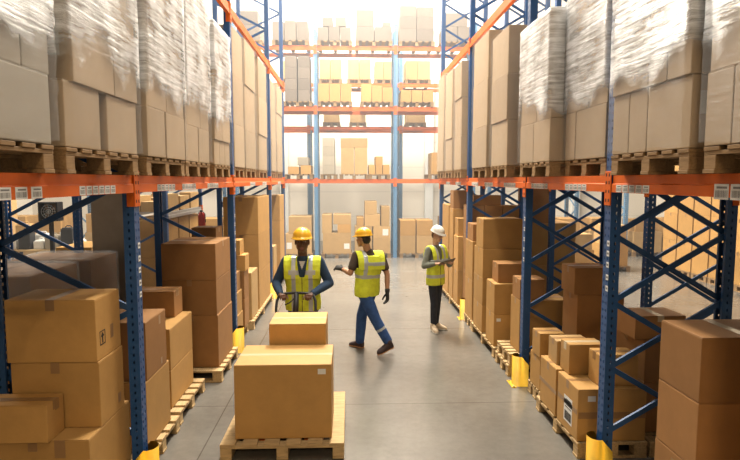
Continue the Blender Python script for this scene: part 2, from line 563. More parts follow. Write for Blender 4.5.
def pallet_rack(label, ys, levels, style, loc, rotz, depth=1.02, up=None, height=7.6, labels=None, skip=(), paint='blue', beam_paint='orange'):
    """frames at every y in ys, aisle face at local x=0 looking to -x; levels: beam centre heights"""
    up = up or UP7
    root = empty('pallet_rack', loc, rotz)
    tag(root, label, 'rack')
    for fi, y in enumerate(ys):
        for x, rz in ((0, 0), (depth, PI)):
            u = link('upright', up, root, (x, y, 0), rz)
            link('foot_plate', FOOT, u)
        x0, x1 = 0.05, depth - 0.05
        if style == 'X':
            cell = 0.54
            z = 0.40
            while z + cell < height - 0.2:
                for (za, zb, dy) in ((z, z + cell, -0.014), (z + cell, z, 0.014)):
                    m = MB(); m.bar((x0, 0, za), (x1, 0, zb), 0.022, 0.042, paint)
                    m.build('brace', root, (0, y + dy, 0))
                z += cell
        else:
            zz = 0.45
            k = 0
            while zz < height - 0.6:
                a, c = (x0, x1) if k % 2 == 0 else (x1, x0)
                m = MB(); m.bar((a, 0, zz), (c, 0, zz + 0.5), 0.024, 0.045, paint)
                m.build('brace', root, (0, y, 0))
                zz += 0.5
                k += 1
    for bi, (ya, yb) in enumerate(zip(ys, ys[1:])):
        bme = beam_mesh(yb - ya - 0.12, beam_paint)
        for li, z in enumerate(levels):
            for x, rz in ((0, 0), (depth, PI)):
                if (bi, li) in skip:
                    continue
                if rz == 0:
                    o = link('beam', bme, root, (x, ya + 0.06, z), 0)
                else:
                    o = link('beam', bme, root, (x, yb - 0.06, z), PI)
                L = yb - ya - 0.12
                link('beam_connector', CONN, o, (0, -0.06, 0))
                if li == 0 or yb == ys[-1]:
                    pass
                if rz == 0 and labels and (bi, li) in labels:
                    for (me, dy) in labels[(bi, li)]:
                        link('barcode_label', me, o, (-0.0065, dy, -0.034))
        # closing connector plates on the last frame
    for li, z in enumerate(levels):
        link('beam_connector', CONN, root, (0, ys[-1], z))
    return root

LY = [0.70, 4.31, 7.90, 11.60, 14.00]
RYS = [2.20 - 2.13, 2.20, 4.36, 6.49, 9.70, 12.70]
RYS = [1.15, 4.36, 6.49, 9.70, 12.70]
XL, XR = -1.62, 2.04
LV = [2.42, 4.75]
# the rack on the pallet-truck side is turned half round, so its y runs the other way
lys = sorted(-y for y in LY)
lab_l = {(3, 0): [(BAR6, 0.33), (BAR3, 1.25)], (2, 0): [(BAR6, 0.9), (BAR5, 1.9), (BAR5, 2.6)], (1, 0): [(BAR6, 0.6), (BAR5, 1.9)], (0, 0): [(BAR5, 0.8)]}
rack_left = pallet_rack('blue and orange pallet rack behind the man with the pallet truck, zigzag bracing', lys, LV, 'Z', (XL, 0, 0), PI, labels=lab_l, depth=1.10)
lab_r = {(0, 0): [(BAR2, 1.60), (BAR5, 2.54)], (1, 0): [(BAR5, 0.35), (BAR6, 1.3)], (2, 0): [(BAR6, 0.3), (BAR5, 1.4), (BAR5, 2.3)], (3, 0): [(BAR6, 0.5), (BAR5, 1.6)]}
rack_right = pallet_rack('blue and orange pallet rack beside the woman with the tablet, crossed bracing', RYS, LV, 'X', (XR, 0, 0), 0, labels=lab_r)
# vertical strips of little white location labels on the front uprights
def post_labels(root, y, zs, x=-0.0015):
    for z in zs:
        mb = MB()
        mb.box(x, 0, 0.005, 0.045, -0.022, 0.022, 'paper')
        mb.quad([(x - 0.0004, 0.01, -0.008), (x - 0.0004, 0.04, -0.008), (x - 0.0004, 0.04, 0.008), (x - 0.0004, 0.01, 0.008)], 'print_grey')
        mb.build('location_label', root, (0, y, z))
post_labels(rack_right, 4.305, [1.95, 1.87, 1.78, 1.68, 1.59])
post_labels(rack_right, 6.44, [2.0, 1.88, 1.76, 1.64, 1.52])
post_labels(rack_left, -4.355, [1.95, 1.85, 1.76, 1.66, 1.57])
post_labels(rack_left, -7.945, [1.95, 1.83, 1.71, 1.59, 1.47])

rack_l2 = pallet_rack('blue rack in the gloom behind the truck-side rack, back to back with it', sorted(-y for y in [4.31, 7.90, 11.60, 14.3]), [1.72], 'Z', (-3.74, 0, 0), PI, depth=1.05, skip=((1, 0), (2, 0)), beam_paint='steel')
rack_r2 = pallet_rack('blue rack back to back with the tablet-side rack, crossed bracing', [6.49, 9.70, 12.9], [2.42, 4.75], 'X', (3.50, 0, 0), 0)

# the far rack stands across the end of the aisle, a second one behind it
far_x = [-10.89, -8.43, -5.97, -3.51, -1.05, 1.41, 3.87, 6.33, 8.79, 11.25]
FARY = 17.5
far_rack = pallet_rack('long blue and orange rack across the end of the aisle', sorted(-x for x in far_x), [2.415, 4.63, 6.45], 'Z', (0, FARY, 0), PI / 2, up=UPF, height=6.9, paint='blue_hazed')
rear_rack = pallet_rack('rack standing behind the one across the aisle end, beams at other heights', sorted(-x for x in [-7.6, -4.5, -1.4, 1.75, 4.85, 7.95]), [4.2, 5.65], 'Z', (0, 19.35, 0), PI / 2, up=UPF, height=6.9, paint='blue_hazed')

# ------------------------------------------------------------------ yellow upright guards
def guard_mesh():
    mb = MB()
    h, t = 0.36, 0.008
    prof = []
    for a in range(-100, 101, 20):
        r = math.radians(a)
        prof.append((-math.cos(r) * 0.075 + 0.02, math.sin(r) * 0.085))
    outer = [(0.12, -0.085)] + prof + [(0.12, 0.085)]
    k_ = mb.mi('yellow')
    top = [mb.bm.verts.new((x, y, h if x < 0.1 else h * 0.72)) for x, y in outer]
    bot = [mb.bm.verts.new((x, y, 0)) for x, y in outer]
    for i in range(len(outer) - 1):
        f = mb.bm.faces.new((bot[i], bot[i + 1], top[i + 1], top[i]))
        f.smooth = True
    r = bmesh.ops.solidify(mb.bm, geom=mb.bm.faces[:], thickness=t)
    mb.box(-0.085, -0.03, -0.12, 0.12, 0, 0.008, 'yellow', 0.001, 1)
    return mb.mesh('upright_guard')
GUARD = guard_mesh()
def guard(x, y, rotz, label):
    o = link('upright_guard', GUARD, None, (x, y, 0), rotz)
    tag(o, label, 'guard', 'yellow guards at the feet of the rack uprights')
    bolt = MB()
    for yy in (-0.1, 0.1):
        bolt.lathe([(0.010, 0.008), (0.010, 0.02)], (-0.06, yy, 0), 'steel', 6, smooth=False)
    bolt.build('anchor_bolt', o)
for k, y in enumerate(RYS[1:]):
    guard(XR - 0.045, y, 0, ['yellow post guard by the boxes with the barcode label, tablet-side rack',
                             'yellow post guard next to the low empty pallets, tablet-side rack',
                             'yellow post guard just behind the woman with the tablet',
                             'yellow post guard at the last post of the tablet-side rack'][k])
for k, y in enumerate(LY[1:]):
    guard(XL + 0.045, y, PI, ['yellow post guard by the big stacked boxes near the camera, truck-side rack',
                              'yellow post guard beside the tall brown stack, truck-side rack',
                              'yellow post guard behind the man with the pallet truck',
                              'yellow post guard at the last post of the truck-side rack'][k])
# ------------------------------------------------------------------ pallets
def pallet_meshes(wx, wy, wood_='wood'):
    """deck boards run along y (the long way), cross boards along x"""
    d = MB()
    n = max(5, int(round(wx / 0.17)))
    bw = wx / n * 0.72
    for i in range(n):
        x = -wx / 2 + bw / 2 + (wx - bw) * i / (n - 1)
        d.box(x - bw / 2, x + bw / 2, -wy / 2, wy / 2, 0.122, 0.144, wood_, 0.002, 1)
    s = MB(); s.box(-wx / 2, wx / 2, -0.055, 0.055, 0.1, 0.1215, wood_, 0.002, 1)
    bl = MB(); bl.box(-0.05, 0.05, -0.055, 0.055, 0.0225, 0.0995, wood_, 0.003, 1)
    bt = MB(); bt.box(-0.05, 0.05, -wy / 2, wy / 2, 0, 0.022, wood_, 0.002, 1)
    return d.mesh('deck'), s.mesh('cross_board'), bl.mesh('block'), bt.mesh('bottom_board')
PCACHE = {}
def pallet(x, y, z, wx, wy, label, group, rotz=0.0, detail=True, wood_='wood'):
    key = (round(wx, 2), round(wy, 2), wood_)
    if key not in PCACHE:
        PCACHE[key] = pallet_meshes(wx, wy, wood_)
    D, S, B, T = PCACHE[key]
    if not detail:
        mb = MB()
        for i in range(6):
            xx = -wx / 2 + 0.05 + (wx - 0.1) * i / 5
            mb.box(xx - 0.055, xx + 0.055, -wy / 2, wy / 2, 0.115, 0.144, wood_)
        for xx in (-wx / 2 + 0.05, 0, wx / 2 - 0.05):
            mb.box(xx - 0.05, xx + 0.05, -wy / 2, wy / 2, 0, 0.022, wood_)
            for yy in (-wy / 2 + 0.06, 0, wy / 2 - 0.06):
                mb.box(xx - 0.05, xx + 0.05, yy - 0.05, yy + 0.05, 0.022, 0.115, wood_)
        r = mb.build('wooden_pallet', None, (x, y, z), rotz)
        return tag(r, label, 'pallet', group)
    r = empty('wooden_pallet', (x, y, z), rotz)
    tag(r, label, 'pallet', group)
    link('deck', D, r)
    for yy in (-wy / 2 + 0.06, 0, wy / 2 - 0.06):
        link('cross_board', S, r, (0, yy, 0))
    for xx in (-wx / 2 + 0.05, 0, wx / 2 - 0.05):
        link('bottom_board', T, r, (xx, 0, 0))
        for yy in (-wy / 2 + 0.06, 0, wy / 2 - 0.06):
            link('block', B, r, (xx, yy, 0))
    return r

# ------------------------------------------------------------------ cartons
def carton(x0, x1, y0, y1, z0, z1, label, group, mat='kraft', seam='y', tape='tape', extras=(), rotz=0.0, fine=True):
    """a closed carton: bevelled walls, two top flaps meeting at a seam, tape over the seam and down both ends.
    extras: (kind, face, u, v, w, h) stickers; face f=-y side, a=-x side, c=+x side"""
    g = 0.004
    x0 += g; x1 -= g; y0 += g; y1 -= g; z0 += 0.0015
    cx, cy = (x0 + x1) / 2, (y0 + y1) / 2
    w, d, h = x1 - x0, y1 - y0, z1 - z0
    mb = MB()
    ft = 0.005
    mb.box(-w / 2, w / 2, -d / 2, d / 2, 0, h - ft, mat, 0.006, 2)
    e = 0.002
    if seam == 'y':
        mb.box(-w / 2 + e, -0.0025, -d / 2 + e, d / 2 - e, h - ft + 0.0003, h, mat, 0.0015, 1)
        mb.box(0.0025, w / 2 - e, -d / 2 + e, d / 2 - e, h - ft + 0.0003, h, mat, 0.0015, 1)
    else:
        mb.box(-w / 2 + e, w / 2 - e, -d / 2 + e, -0.0025, h - ft + 0.0003, h, mat, 0.0015, 1)
        mb.box(-w / 2 + e, w / 2 - e, 0.0025, d / 2 - e, h - ft + 0.0003, h, mat, 0.0015, 1)
    o = mb.build('cardboard_box', None, (cx, cy, z0), rotz)
    tag(o, label, 'box', group)
    if tape:
        t = MB()
        tw = 0.03 if fine else 0.028
        fold = min(0.075, h * 0.25)
        q = 0.0008
        if seam == 'y':
            t.box(-tw, tw, -d / 2 - q, d / 2 + q, h, h + q, tape)
            for s in (-1, 1):
                ya, yb = sorted((s * d / 2, s * (d / 2 + q)))
                t.box(-tw, tw, ya, yb, h - fold, h + q, tape)
        else:
            t.box(-w / 2 - q, w / 2 + q, -tw, tw, h, h + q, tape)
            for s in (-1, 1):
                xa, xb = sorted((s * w / 2, s * (w / 2 + q)))
                t.box(xa, xb, -tw, tw, h - fold, h + q, tape)
        t.build('packing_tape', o)
    for (kind, face, u, v, ew, eh) in extras:
        s = MB()
        def rect(u0, u1, v0, v1, k, mat_):
            if face == 'f':
                s.box(u0 * 1.0, u1, -d / 2 - k, -d / 2 - k + 0.0008, v0, v1, mat_)
            elif face == 'a':
                s.box(-w / 2 - k, -w / 2 - k + 0.0008, u0, u1, v0, v1, mat_)
            else:
                s.box(w / 2 + k - 0.0008, w / 2 + k, u0, u1, v0, v1, mat_)
        span = w if face == 'f' else d
        uc, vc = (u - 0.5) * span, v * h
        if kind == 'label':
            rect(uc - ew / 2, uc + ew / 2, vc - eh / 2, vc + eh / 2, 0.0012, 'paper')
            s.build('shipping_label', o)
        elif kind == 'barcode':
            rect(uc - ew / 2, uc + ew / 2, vc - eh / 2, vc + eh / 2, 0.0012, 'paper')
            r = random.Random(3)
            yy = uc - ew * 0.4
            while yy < uc + ew * 0.38:
                bw = r.choice((0.003, 0.004, 0.007))
                rect(yy, yy + bw, vc - eh * 0.42, vc - eh * 0.08, 0.0020, 'ink')
                yy += bw + r.choice((0.003, 0.005))
            for k in range(4):
                rect(uc - ew * 0.4, uc + ew * (0.36 - 0.12 * (k % 2)), vc + eh * (0.06 + 0.1 * k), vc + eh * (0.09 + 0.1 * k), 0.0020, 'ink')
            s.build('shipping_label', o)
        elif kind == 'arrow':                     # printed "this way up" mark
            rect(uc - ew / 2, uc + ew / 2, vc - eh / 2, vc - eh * 0.42, 0.0012, 'ink')
            rect(uc - ew / 2, uc - ew * 0.42, vc - eh / 2, vc + eh / 2, 0.0012, 'ink')
            rect(uc + ew * 0.42, uc + ew / 2, vc - eh / 2, vc + eh / 2, 0.0012, 'ink')
            rect(uc - ew / 2, uc + ew / 2, vc + eh * 0.44, vc + eh / 2, 0.0012, 'ink')
            rect(uc - ew * 0.1, uc + ew * 0.1, vc - eh * 0.36, vc + eh * 0.1, 0.0012, 'ink')
            for k in range(5):
                q = 0.28 - 0.055 * k
                rect(uc - ew * q, uc + ew * q, vc + eh * (0.08 + 0.055 * k), vc + eh * (0.14 + 0.055 * k), 0.0012, 'ink')
            s.build('printed_mark', o)
        elif kind == 'tape':
            rect(uc - ew / 2, uc + ew / 2, vc - eh / 2, vc + eh / 2, 0.0012, 'tape')
            s.build('packing_tape', o)
    return o

# ------------------------------------------------------------------ stretch wrap
def stretch_wrap(x0, x1, y0, y1, z0, z1, label, group, film_='film'):
    """a creased sleeve of film standing 1 to 3 cm off the cartons"""
    r = random.Random(int((y0 * 37 + z1 * 11) * 100))
    off = 0.012
    xs, ys = (x0 - off, x1 + off), (y0 - off, y1 + off)
    per = []
    n = 14
    for i in range(n): per.append((xs[0], ys[0] + (ys[1] - ys[0]) * i / n, -1, 0))
    for i in range(n): per.append((xs[0] + (xs[1] - xs[0]) * i / n, ys[1], 0, 1))
    for i in range(n): per.append((xs[1], ys[1] + (ys[0] - ys[1]) * i / n, 1, 0))
    for i in range(n): per.append((xs[1] + (xs[0] - xs[1]) * i / n, ys[0], 0, -1))
    mb = MB()
    k_ = mb.mi(film_)
    nz = 26
    rows = []
    for j in range(nz + 1):
        row = []
        for i, (x, y, nx, ny) in enumerate(per):
            z = z0 + (z1 - z0) * j / nz
            if j == 0:
                z += 0.012 + 0.010 * math.sin(i * 0.9 + y0)
            a = (0.010 if film_ == 'film' else 0.003) * (0.5 + 0.5 * math.sin(i * 1.7 + j * 1.1 + y0 * 3)) * r.random() + 0.004 * r.random()
            row.append(mb.bm.verts.new((x + nx * a, y + ny * a, z)))
        rows.append(row)
    L = len(per)
    for j in range(nz):
        for i in range(L):
            f = mb.bm.faces.new((rows[j][i], rows[j][(i + 1) % L], rows[j + 1][(i + 1) % L], rows[j + 1][i]))
            f.smooth = film_ == 'film'
    # gathered film over the top
    top = [mb.bm.verts.new((v.co.x * 0.86 + (x0 + x1) / 2 * 0.14, v.co.y * 0.86 + (y0 + y1) / 2 * 0.14, z1 + 0.02 + 0.01 * r.random())) for v in rows[-1]]
    for i in range(L):
        f = mb.bm.faces.new((rows[-1][i], rows[-1][(i + 1) % L], top[(i + 1) % L], top[i]))
        f.smooth = True
    if film_ == 'film_cover':
        mb.bm.faces.new(top)
    o = mb.build('stretch_wrap')
    return tag(o, label, 'wrap', group)

# ------------------------------------------------------------------ loads on the first beam level
BEAM_TOP = 2.486
def upper_load(side, k, xf, depth, rows, wrap=None, mat='cream', pal=None, thin=False, extras=None):
    """rows: (height, [(y0, y1), ...]); k-th load of that rack counted from the camera"""
    rackname = 'truck-side rack' if side < 0 else 'tablet-side rack'
    ya = min(y0 for h, r in rows for y0, y1 in r)
    yb = max(y1 for h, r in rows for y0, y1 in r)
    xa, xb = (xf - depth, xf) if side < 0 else (xf, xf + depth)
    pa, pb = pal or (ya, yb)
    px = (XL - 0.55) if side < 0 else (XR + 0.51)
    pxf = xf - 0.01 if side < 0 else xf + 0.01
    pfar = (XL - 1.14) if side < 0 else (XR + 1.06)
    cx, wx = (pxf + pfar) / 2, abs(pxf - pfar)
    p = pallet(cx, (pa + pb) / 2, BEAM_TOP, pb - pa, wx, 'wooden pallet under the %s upper load of the %s' % (ORD[k], rackname), 'pallets on the first beam level', PI / 2)
    z = BEAM_TOP + 0.146
    for t, (h, r) in enumerate(rows):
        for c, (y0, y1) in enumerate(r):
            pos = '' if len(r) == 1 else '%s from camera in ' % ORD[c + 1]
            lab = '%s carton, %s%s tier of %s upper load, %s' % ({'cream': 'cream', 'white_card': 'pale', 'kraft': 'brown', 'kraft_pale': 'light brown', 'grey_card': 'grey brown'}[mat], pos, ORD[t + 1], ORD[k], rackname)
            ex = (extras or {}).get((t, c), ())
            j = 0.012 * ((t * 7 + c * 3 + k) % 3) / 2
            a, b_ = (xa + j, xb - j) if side < 0 else (xa + j, xb - j)
            carton(a, b_, y0, y1, z, z + h, lab, 'cartons of the upper loads', mat, 'x', None, ex)
        z += h
    if wrap:
        stretch_wrap(xa, xb, ya, yb, BEAM_TOP + 0.15, min(z, wrap[1]), 'clear stretch film around the %s upper load of the %s' % (ORD[k], rackname), 'stretch film on the upper loads', 'film_thin' if thin else 'film')

def even(y0, y1, n):
    return [(y0 + (y1 - y0) * i / n, y0 + (y1 - y0) * (i + 1) / n) for i in range(n)]

# truck-side rack
upper_load(-1, 1, -1.55, 0.98, [(0.36, [(1.9, 2.48), (2.49, 3.02)]), (0.38, [(1.9, 2.35), (2.35, 2.79), (2.79, 3.04)])], wrap=(2.6, 4.6), mat='white_card')
upper_load(-1, 2, -1.55, 0.98, [(0.37, [(3.17, 3.62), (3.72, 4.225)]), (0.40, [(3.27, 3.83), (3.83, 4.225)])] + [(0.36, even(3.24, 4.225, 2 + (i % 2))) for i in range(3)],
           wrap=(3.22, 4.6), mat='cream', extras={(1, 0): [('label', 'f', 0.86, 0.62, 0.13, 0.2), ('arrow', 'f', 0.86, 0.64, 0.09, 0.09)]})
upper_load(-1, 3, -1.55, 0.95, [(0.39, [(4.405, 4.83), (4.86, 5.39)]), (0.36, [(4.42, 4.90), (4.90, 5.39)])] + [(0.34, even(4.40, 5.39, 2 + (i % 2))) for i in range(3)],
           wrap=(3.18, 4.6), mat='cream')
upper_load(-1, 4, -1.56, 0.95, [(0.36, [(5.47, 5.92), (5.94, 6.37)]), (0.36, [(5.50, 6.04), (6.04, 6.39)])] + [(0.34, even(5.50, 6.37, 2)) for i in range(3)],
           wrap=(3.3, 4.6), mat='cream')
upper_load(-1, 5, -1.56, 0.95, [(0.29, even(6.62, 7.46, 3)), (0.29, even(6.62, 7.46, 2)), (0.30, even(6.62, 7.46, 3)), (0.38, even(6.62, 7.46, 2)), (0.38, even(6.62, 7.46, 2))],
           wrap=(3.3, 4.6), mat='cream')
for k, (a, b_, hs) in enumerate([(8.02, 8.78, (0.62, 0.68, 0.66)), (8.92, 9.85, (0.6, 0.7, 0.70)), (10.22, 11.2, (0.64, 0.68, 0.68)), (11.78, 12.5, (0.66, 0.62, 0.6)), (12.75, 13.7, (0.62, 0.7, 0.62))]):
    upper_load(-1, 6 + k, -1.62, 0.95, [(h, [(a, b_)]) for h in hs], wrap=(2.6, 4.75), thin=True, mat='cream')
# tablet-side rack
upper_load(1, 1, 1.94, 0.98, [(0.40, [(1.95, 2.40), (2.40, 2.83), (2.83, 3.05)]), (0.42, [(1.95, 2.5), (2.5, 3.04)]), (0.40, even(1.95, 3.04, 3)), (0.4, even(1.95, 3.04, 2))], wrap=(3.3, 4.6), mat='cream')
upper_load(1, 2, 1.93, 0.98, [(0.42, [(3.17, 3.65), (3.65, 3.89), (3.89, 4.13)]), (0.30, [(3.17, 3.42), (3.42, 3.64), (3.64, 4.13)]), (0.38, even(3.17, 4.13, 2)), (0.38, even(3.17, 4.13, 3)), (0.36, even(3.17, 4.13, 2))],
           wrap=(3.22, 4.6), mat='cream', extras={(0, 0): [('label', 'f', 0.10, 0.62, 0.09, 0.13)]})
upper_load(1, 3, 2.06, 0.95, [(0.44, [(4.50, 5.11), (5.12, 5.36)]), (0.34, [(4.50, 4.86), (4.90, 5.36)]), (0.36, even(4.5, 5.36, 2)), (0.36, even(4.5, 5.36, 2)), (0.36, even(4.5, 5.36, 2))],
           wrap=(3.1, 4.6), mat='cream', extras={(0, 0): [('label', 'f', 0.06, 0.6, 0.07, 0.16)]})
upper_load(1, 4, 1.93, 0.95, [(0.42, [(5.43, 5.92), (5.92, 6.38)]), (0.32, [(5.43, 5.86), (5.86, 6.38)]), (0.36, even(5.43, 6.38, 2)), (0.36, even(5.43, 6.38, 2))],
           wrap=(3.0, 4.3), mat='cream')
for k, (a, b_, hs, m_) in enumerate([(6.97, 7.75, (0.57, 0.56, 0.58), 'cream'), (8.0, 8.93, (0.6, 0.66, 0.66), 'cream'), (9.86, 10.5, (0.6, 0.66, 0.62), 'cream'),
                                 (10.75, 11.5, (0.62, 0.66, 0.64), 'cream'), (11.72, 12.5, (0.62, 0.68, 0.7), 'cream')]):
    upper_load(1, 5 + k, 1.94, 0.95, [(h, [(a, b_)]) for h in hs], wrap=(2.6, 4.75), thin=True, mat=m_)

# ------------------------------------------------------------------ floor loads beside the aisle
PZ = 0.146
SHIFT_TO = {-1: 7.9, 1: 9.7}
def floor_pallet(side, xf, y0, y1, label, detail=True, wx=1.1):
    cx = xf - wx / 2 if side < 0 else xf + wx / 2
    if y0 < SHIFT_TO[side]:
        y0 -= 0.13; y1 -= 0.13
    pallet(cx, (y0 + y1) / 2, 0, y1 - y0, wx, label, 'pallets on the floor under the racks', PI / 2, detail, 'wood_pale')
def L(xf, w, y0, y1, z0, z1, label, mat='kraft', seam='y', tape='tape', extras=(), group='cartons on the floor of the truck-side rack'):
    if y0 < SHIFT_TO[-1]:
        y0 -= 0.13; y1 -= 0.13
    return carton(xf - w, xf, y0, y1, z0, z1, label, group, mat, seam, tape, extras)
def R(xf, w, y0, y1, z0, z1, label, mat='kraft', seam='x', tape='tape', extras=(), group='cartons on the floor of the tablet-side rack'):
    if y0 < SHIFT_TO[1]:
        y0 -= 0.13; y1 -= 0.13
    return carton(xf, xf + w, y0, y1, z0, z1, label, group, mat, seam, tape, extras)

# truck side, first bay
floor_pallet(-1, -1.70, 3.40, 4.36, 'wooden pallet under the large cartons by the first truck-side upright')
L(-1.72, 0.74, 3.74, 4.42, PZ, 0.745, 'large brown carton at the bottom, carrying the two big taped cartons', extras=[('tape', 'f', 0.74, 0.9, 0.07, 0.12)])
L(-1.72, 0.60, 3.93, 4.34, 0.745, 1.205, 'brown carton in the middle of the big stack by the first truck-side post', extras=[('tape', 'c', 0.78, 0.2, 0.05, 0.07)])
L(-1.73, 0.61, 3.93, 4.34, 1.205, 1.64, 'big brown carton with an upright arrow mark, topmost by the first truck-side post', extras=[('arrow', 'c', 0.24, 0.34, 0.085, 0.10), ('tape', 'c', 0.62, 0.36, 0.05, 0.1)])
L(-1.96, 0.50, 3.70, 3.92, 0.745, 1.0, 'low brown carton lying in front of the big arrow-marked stack', extras=[('tape', 'c', 0.6, 0.84, 0.05, 0.07)], seam='x')
# second bay
floor_pallet(-1, -1.68, 4.62, 5.52, 'wooden pallet peeping out below the cream-sided carton behind the first post')
L(-1.73, 0.62, 4.80, 5.42, PZ, 0.74, 'pale-sided brown carton low behind the first truck-side upright', 'kraft')
L(-1.73, 0.60, 4.83, 5.36, 0.74, 1.25, 'brown carton half hidden behind the first truck-side upright', 'kraft_dark', extras=[('tape', 'c', 0.68, 0.88, 0.05, 0.08), ('tape', 'c', 0.72, 0.12, 0.04, 0.06)])
floor_pallet(-1, -1.70, 5.60, 6.56, 'wooden pallet under the brown pair with the small taped carton on top')
L(-1.80, 0.60, 5.67, 6.46, PZ, 0.54, 'lower brown carton of the pair under the small taped carton', 'kraft')
L(-1.80, 0.60, 5.67, 6.46, 0.54, 0.965, 'upper brown carton of the pair, small taped carton on it', 'kraft')
L(-1.90, 0.50, 6.16, 6.46, 0.965, 1.25, 'small carton with two dark tape strips, on the brown pair', 'kraft_dark', seam='x', extras=[('tape', 'c', 0.3, 0.88, 0.05, 0.07)])
floor_pallet(-1, -1.56, 6.80, 7.80, 'wooden pallet jutting into the aisle under the tall three-carton stack')
L(-1.62, 0.66, 6.93, 7.76, PZ, 0.80, 'bottom carton of the tall three-carton stack before the second truck-side post', 'kraft_dark')
L(-1.63, 0.66, 6.93, 7.76, 0.80, 1.235, 'middle carton of the tall three-carton stack before the second truck-side post', 'kraft_dark')
L(-1.63, 0.66, 6.93, 7.76, 1.235, 1.68, 'top carton of the tall three-carton stack before the second truck-side post', 'kraft_dark', seam='x')
# third bay
floor_pallet(-1, -1.66, 8.02, 9.02, 'wooden pallet under the small stepped cartons past the second truck-side post')
L(-1.96, 0.40, 8.15, 8.55, PZ, 0.66, 'carton at the foot of the column behind the three-carton stack', 'kraft_dark')
L(-1.96, 0.40, 8.15, 8.55, 0.66, 1.2, 'second carton up in the column behind the three-carton stack', 'kraft_dark')
L(-1.94, 0.36, 8.15, 8.55, 1.2, 1.76, 'top carton showing above the three-carton stack', 'kraft_dark', seam='x')
L(-1.66, 0.28, 8.16, 8.60, PZ, 0.45, 'lowest small carton past the second truck-side post', 'kraft')
L(-1.67, 0.27, 8.16, 8.60, 0.45, 0.78, 'second small carton up past the second truck-side post', 'kraft')
L(-1.69, 0.25, 8.18, 8.60, 0.78, 1.07, 'third small carton up past the second truck-side post', 'kraft_dark')
L(-1.64, 0.34, 8.64, 9.02, PZ, 0.60, 'bottom carton of the stepped column beside the cream-fronted box', 'kraft_dark')
L(-1.64, 0.34, 8.64, 9.02, 0.60, 1.04, 'second carton of the stepped column beside the cream-fronted box', 'kraft_dark')
L(-1.62, 0.30, 8.64, 8.98, 1.04, 1.29, 'third carton of the stepped column, under the highest one', 'kraft')
L(-1.70, 0.28, 8.66, 8.98, 1.29, 1.52, 'highest carton of the stepped column past the second truck-side post', 'kraft')
floor_pallet(-1, -1.58, 9.08, 11.32, 'long wooden pallet under the tall two-tier cartons before the third truck-side post')
L(-1.62, 0.40, 9.15, 9.78, PZ, 0.93, 'pale upright carton standing in front of the tall two-tier column', 'kraft_pale')
L(-1.62, 0.62, 9.93, 11.3, PZ, 0.80, 'lowest carton of the tall column by the third truck-side post', 'kraft')
L(-1.62, 0.62, 9.93, 11.3, 0.80, 1.48, 'middle carton of the tall column by the third truck-side post', 'kraft')
L(-1.62, 0.62, 9.93, 11.3, 1.48, 2.15, 'top carton of the tall column by the third truck-side post', 'kraft')
# fourth bay
floor_pallet(-1, -1.60, 11.9, 13.85, 'wooden pallet under the last floor stack of the truck-side rack')
L(-1.64, 0.34, 12.0, 12.5, PZ, 0.6, 'low carton just past the third truck-side post', 'kraft')
L(-1.64, 0.34, 12.0, 12.5, 0.6, 1.02, 'carton stacked on the low one past the third truck-side post', 'kraft_pale')
L(-1.62, 0.5, 13.0, 13.85, PZ, 0.82, 'bottom carton of the last floor column, truck-side rack', 'kraft')
L(-1.62, 0.5, 13.0, 13.85, 0.82, 1.5, 'middle carton of the last floor column, truck-side rack', 'kraft')
L(-1.62, 0.5, 13.0, 13.85, 1.5, 2.1, 'top carton of the last floor column, truck-side rack', 'kraft')

# tablet side, first bay
floor_pallet(1, 2.08, 3.0, 3.95, 'wooden pallet under the big cartons beside the camera, tablet-side rack')
R(2.15, 0.66, 3.41, 3.88, PZ, 0.64, 'lowest of the three big cartons by the crossed braces', 'kraft_dark', seam='y', extras=[('tape', 'a', 0.5, 0.8, 0.06, 0.1)])
R(2.15, 0.64, 3.41, 3.87, 0.64, 1.07, 'middle one of the three big cartons by the crossed braces', 'kraft_dark', seam='y', extras=[('tape', 'f', 0.5, 0.85, 0.06, 0.1)])
R(2.15, 0.64, 3.41, 3.87, 1.07, 1.485, 'topmost of the three big cartons by the crossed braces', 'kraft_dark', seam='y', tape='tape_clear')
floor_pallet(1, 2.3, 2.1, 2.9, 'wooden pallet under the unseen cartons added for shade')  # unseen stack, added to keep the three big cartons in shade
R(2.13, 0.92, 2.15, 2.90, PZ, 1.1, 'lower tall carton added out of view to shade the big cartons')
R(2.13, 0.92, 2.15, 2.90, 1.1, 2.1, 'upper tall carton added out of view to shade the big cartons')
# second bay
floor_pallet(1, 1.99, 4.80, 5.90, 'wooden pallet under the barcode-labelled carton and its neighbour', wx=0.63)
R(1.99, 0.62, 4.82, 5.31, PZ, 0.62, 'brown carton with a big white barcode label low by the yellow guard', extras=[('barcode', 'a', 0.45, 0.42, 0.19, 0.24), ('label', 'f', 0.2, 0.82, 0.07, 0.05), ('tape', 'a', 0.5, 0.55, 0.45, 0.045), ('tape', 'f', 0.5, 0.5, 0.6, 0.06)])
R(1.99, 0.62, 5.35, 5.80, PZ, 0.62, 'plain brown carton beside the barcode-labelled one', extras=[('tape', 'a', 0.5, 0.5, 0.48, 0.04)])
R(2.20, 0.36, 4.89, 5.12, 0.62, 0.905, 'small carton on the barcode-labelled one, half behind the upright', 'kraft', 'x')
R(2.05, 0.34, 5.19, 5.42, 0.62, 0.91, 'taped carton resting across the barcode-labelled carton and its neighbour', 'kraft', 'x', 'tape_clear')
R(2.04, 0.34, 5.48, 5.72, 0.62, 0.86, 'smaller carton just behind the taped one on the floor pair', 'kraft_pale', 'x')
floor_pallet(1, 2.06, 5.96, 6.40, 'short wooden pallet under the narrow pair before the second guard')
R(2.06, 0.26, 6.0, 6.34, PZ, 0.52, 'lower narrow carton just before the second tablet-side guard', 'kraft')
R(2.05, 0.28, 6.0, 6.26, 0.52, 0.79, 'upper narrow carton just before the second tablet-side guard', 'kraft')
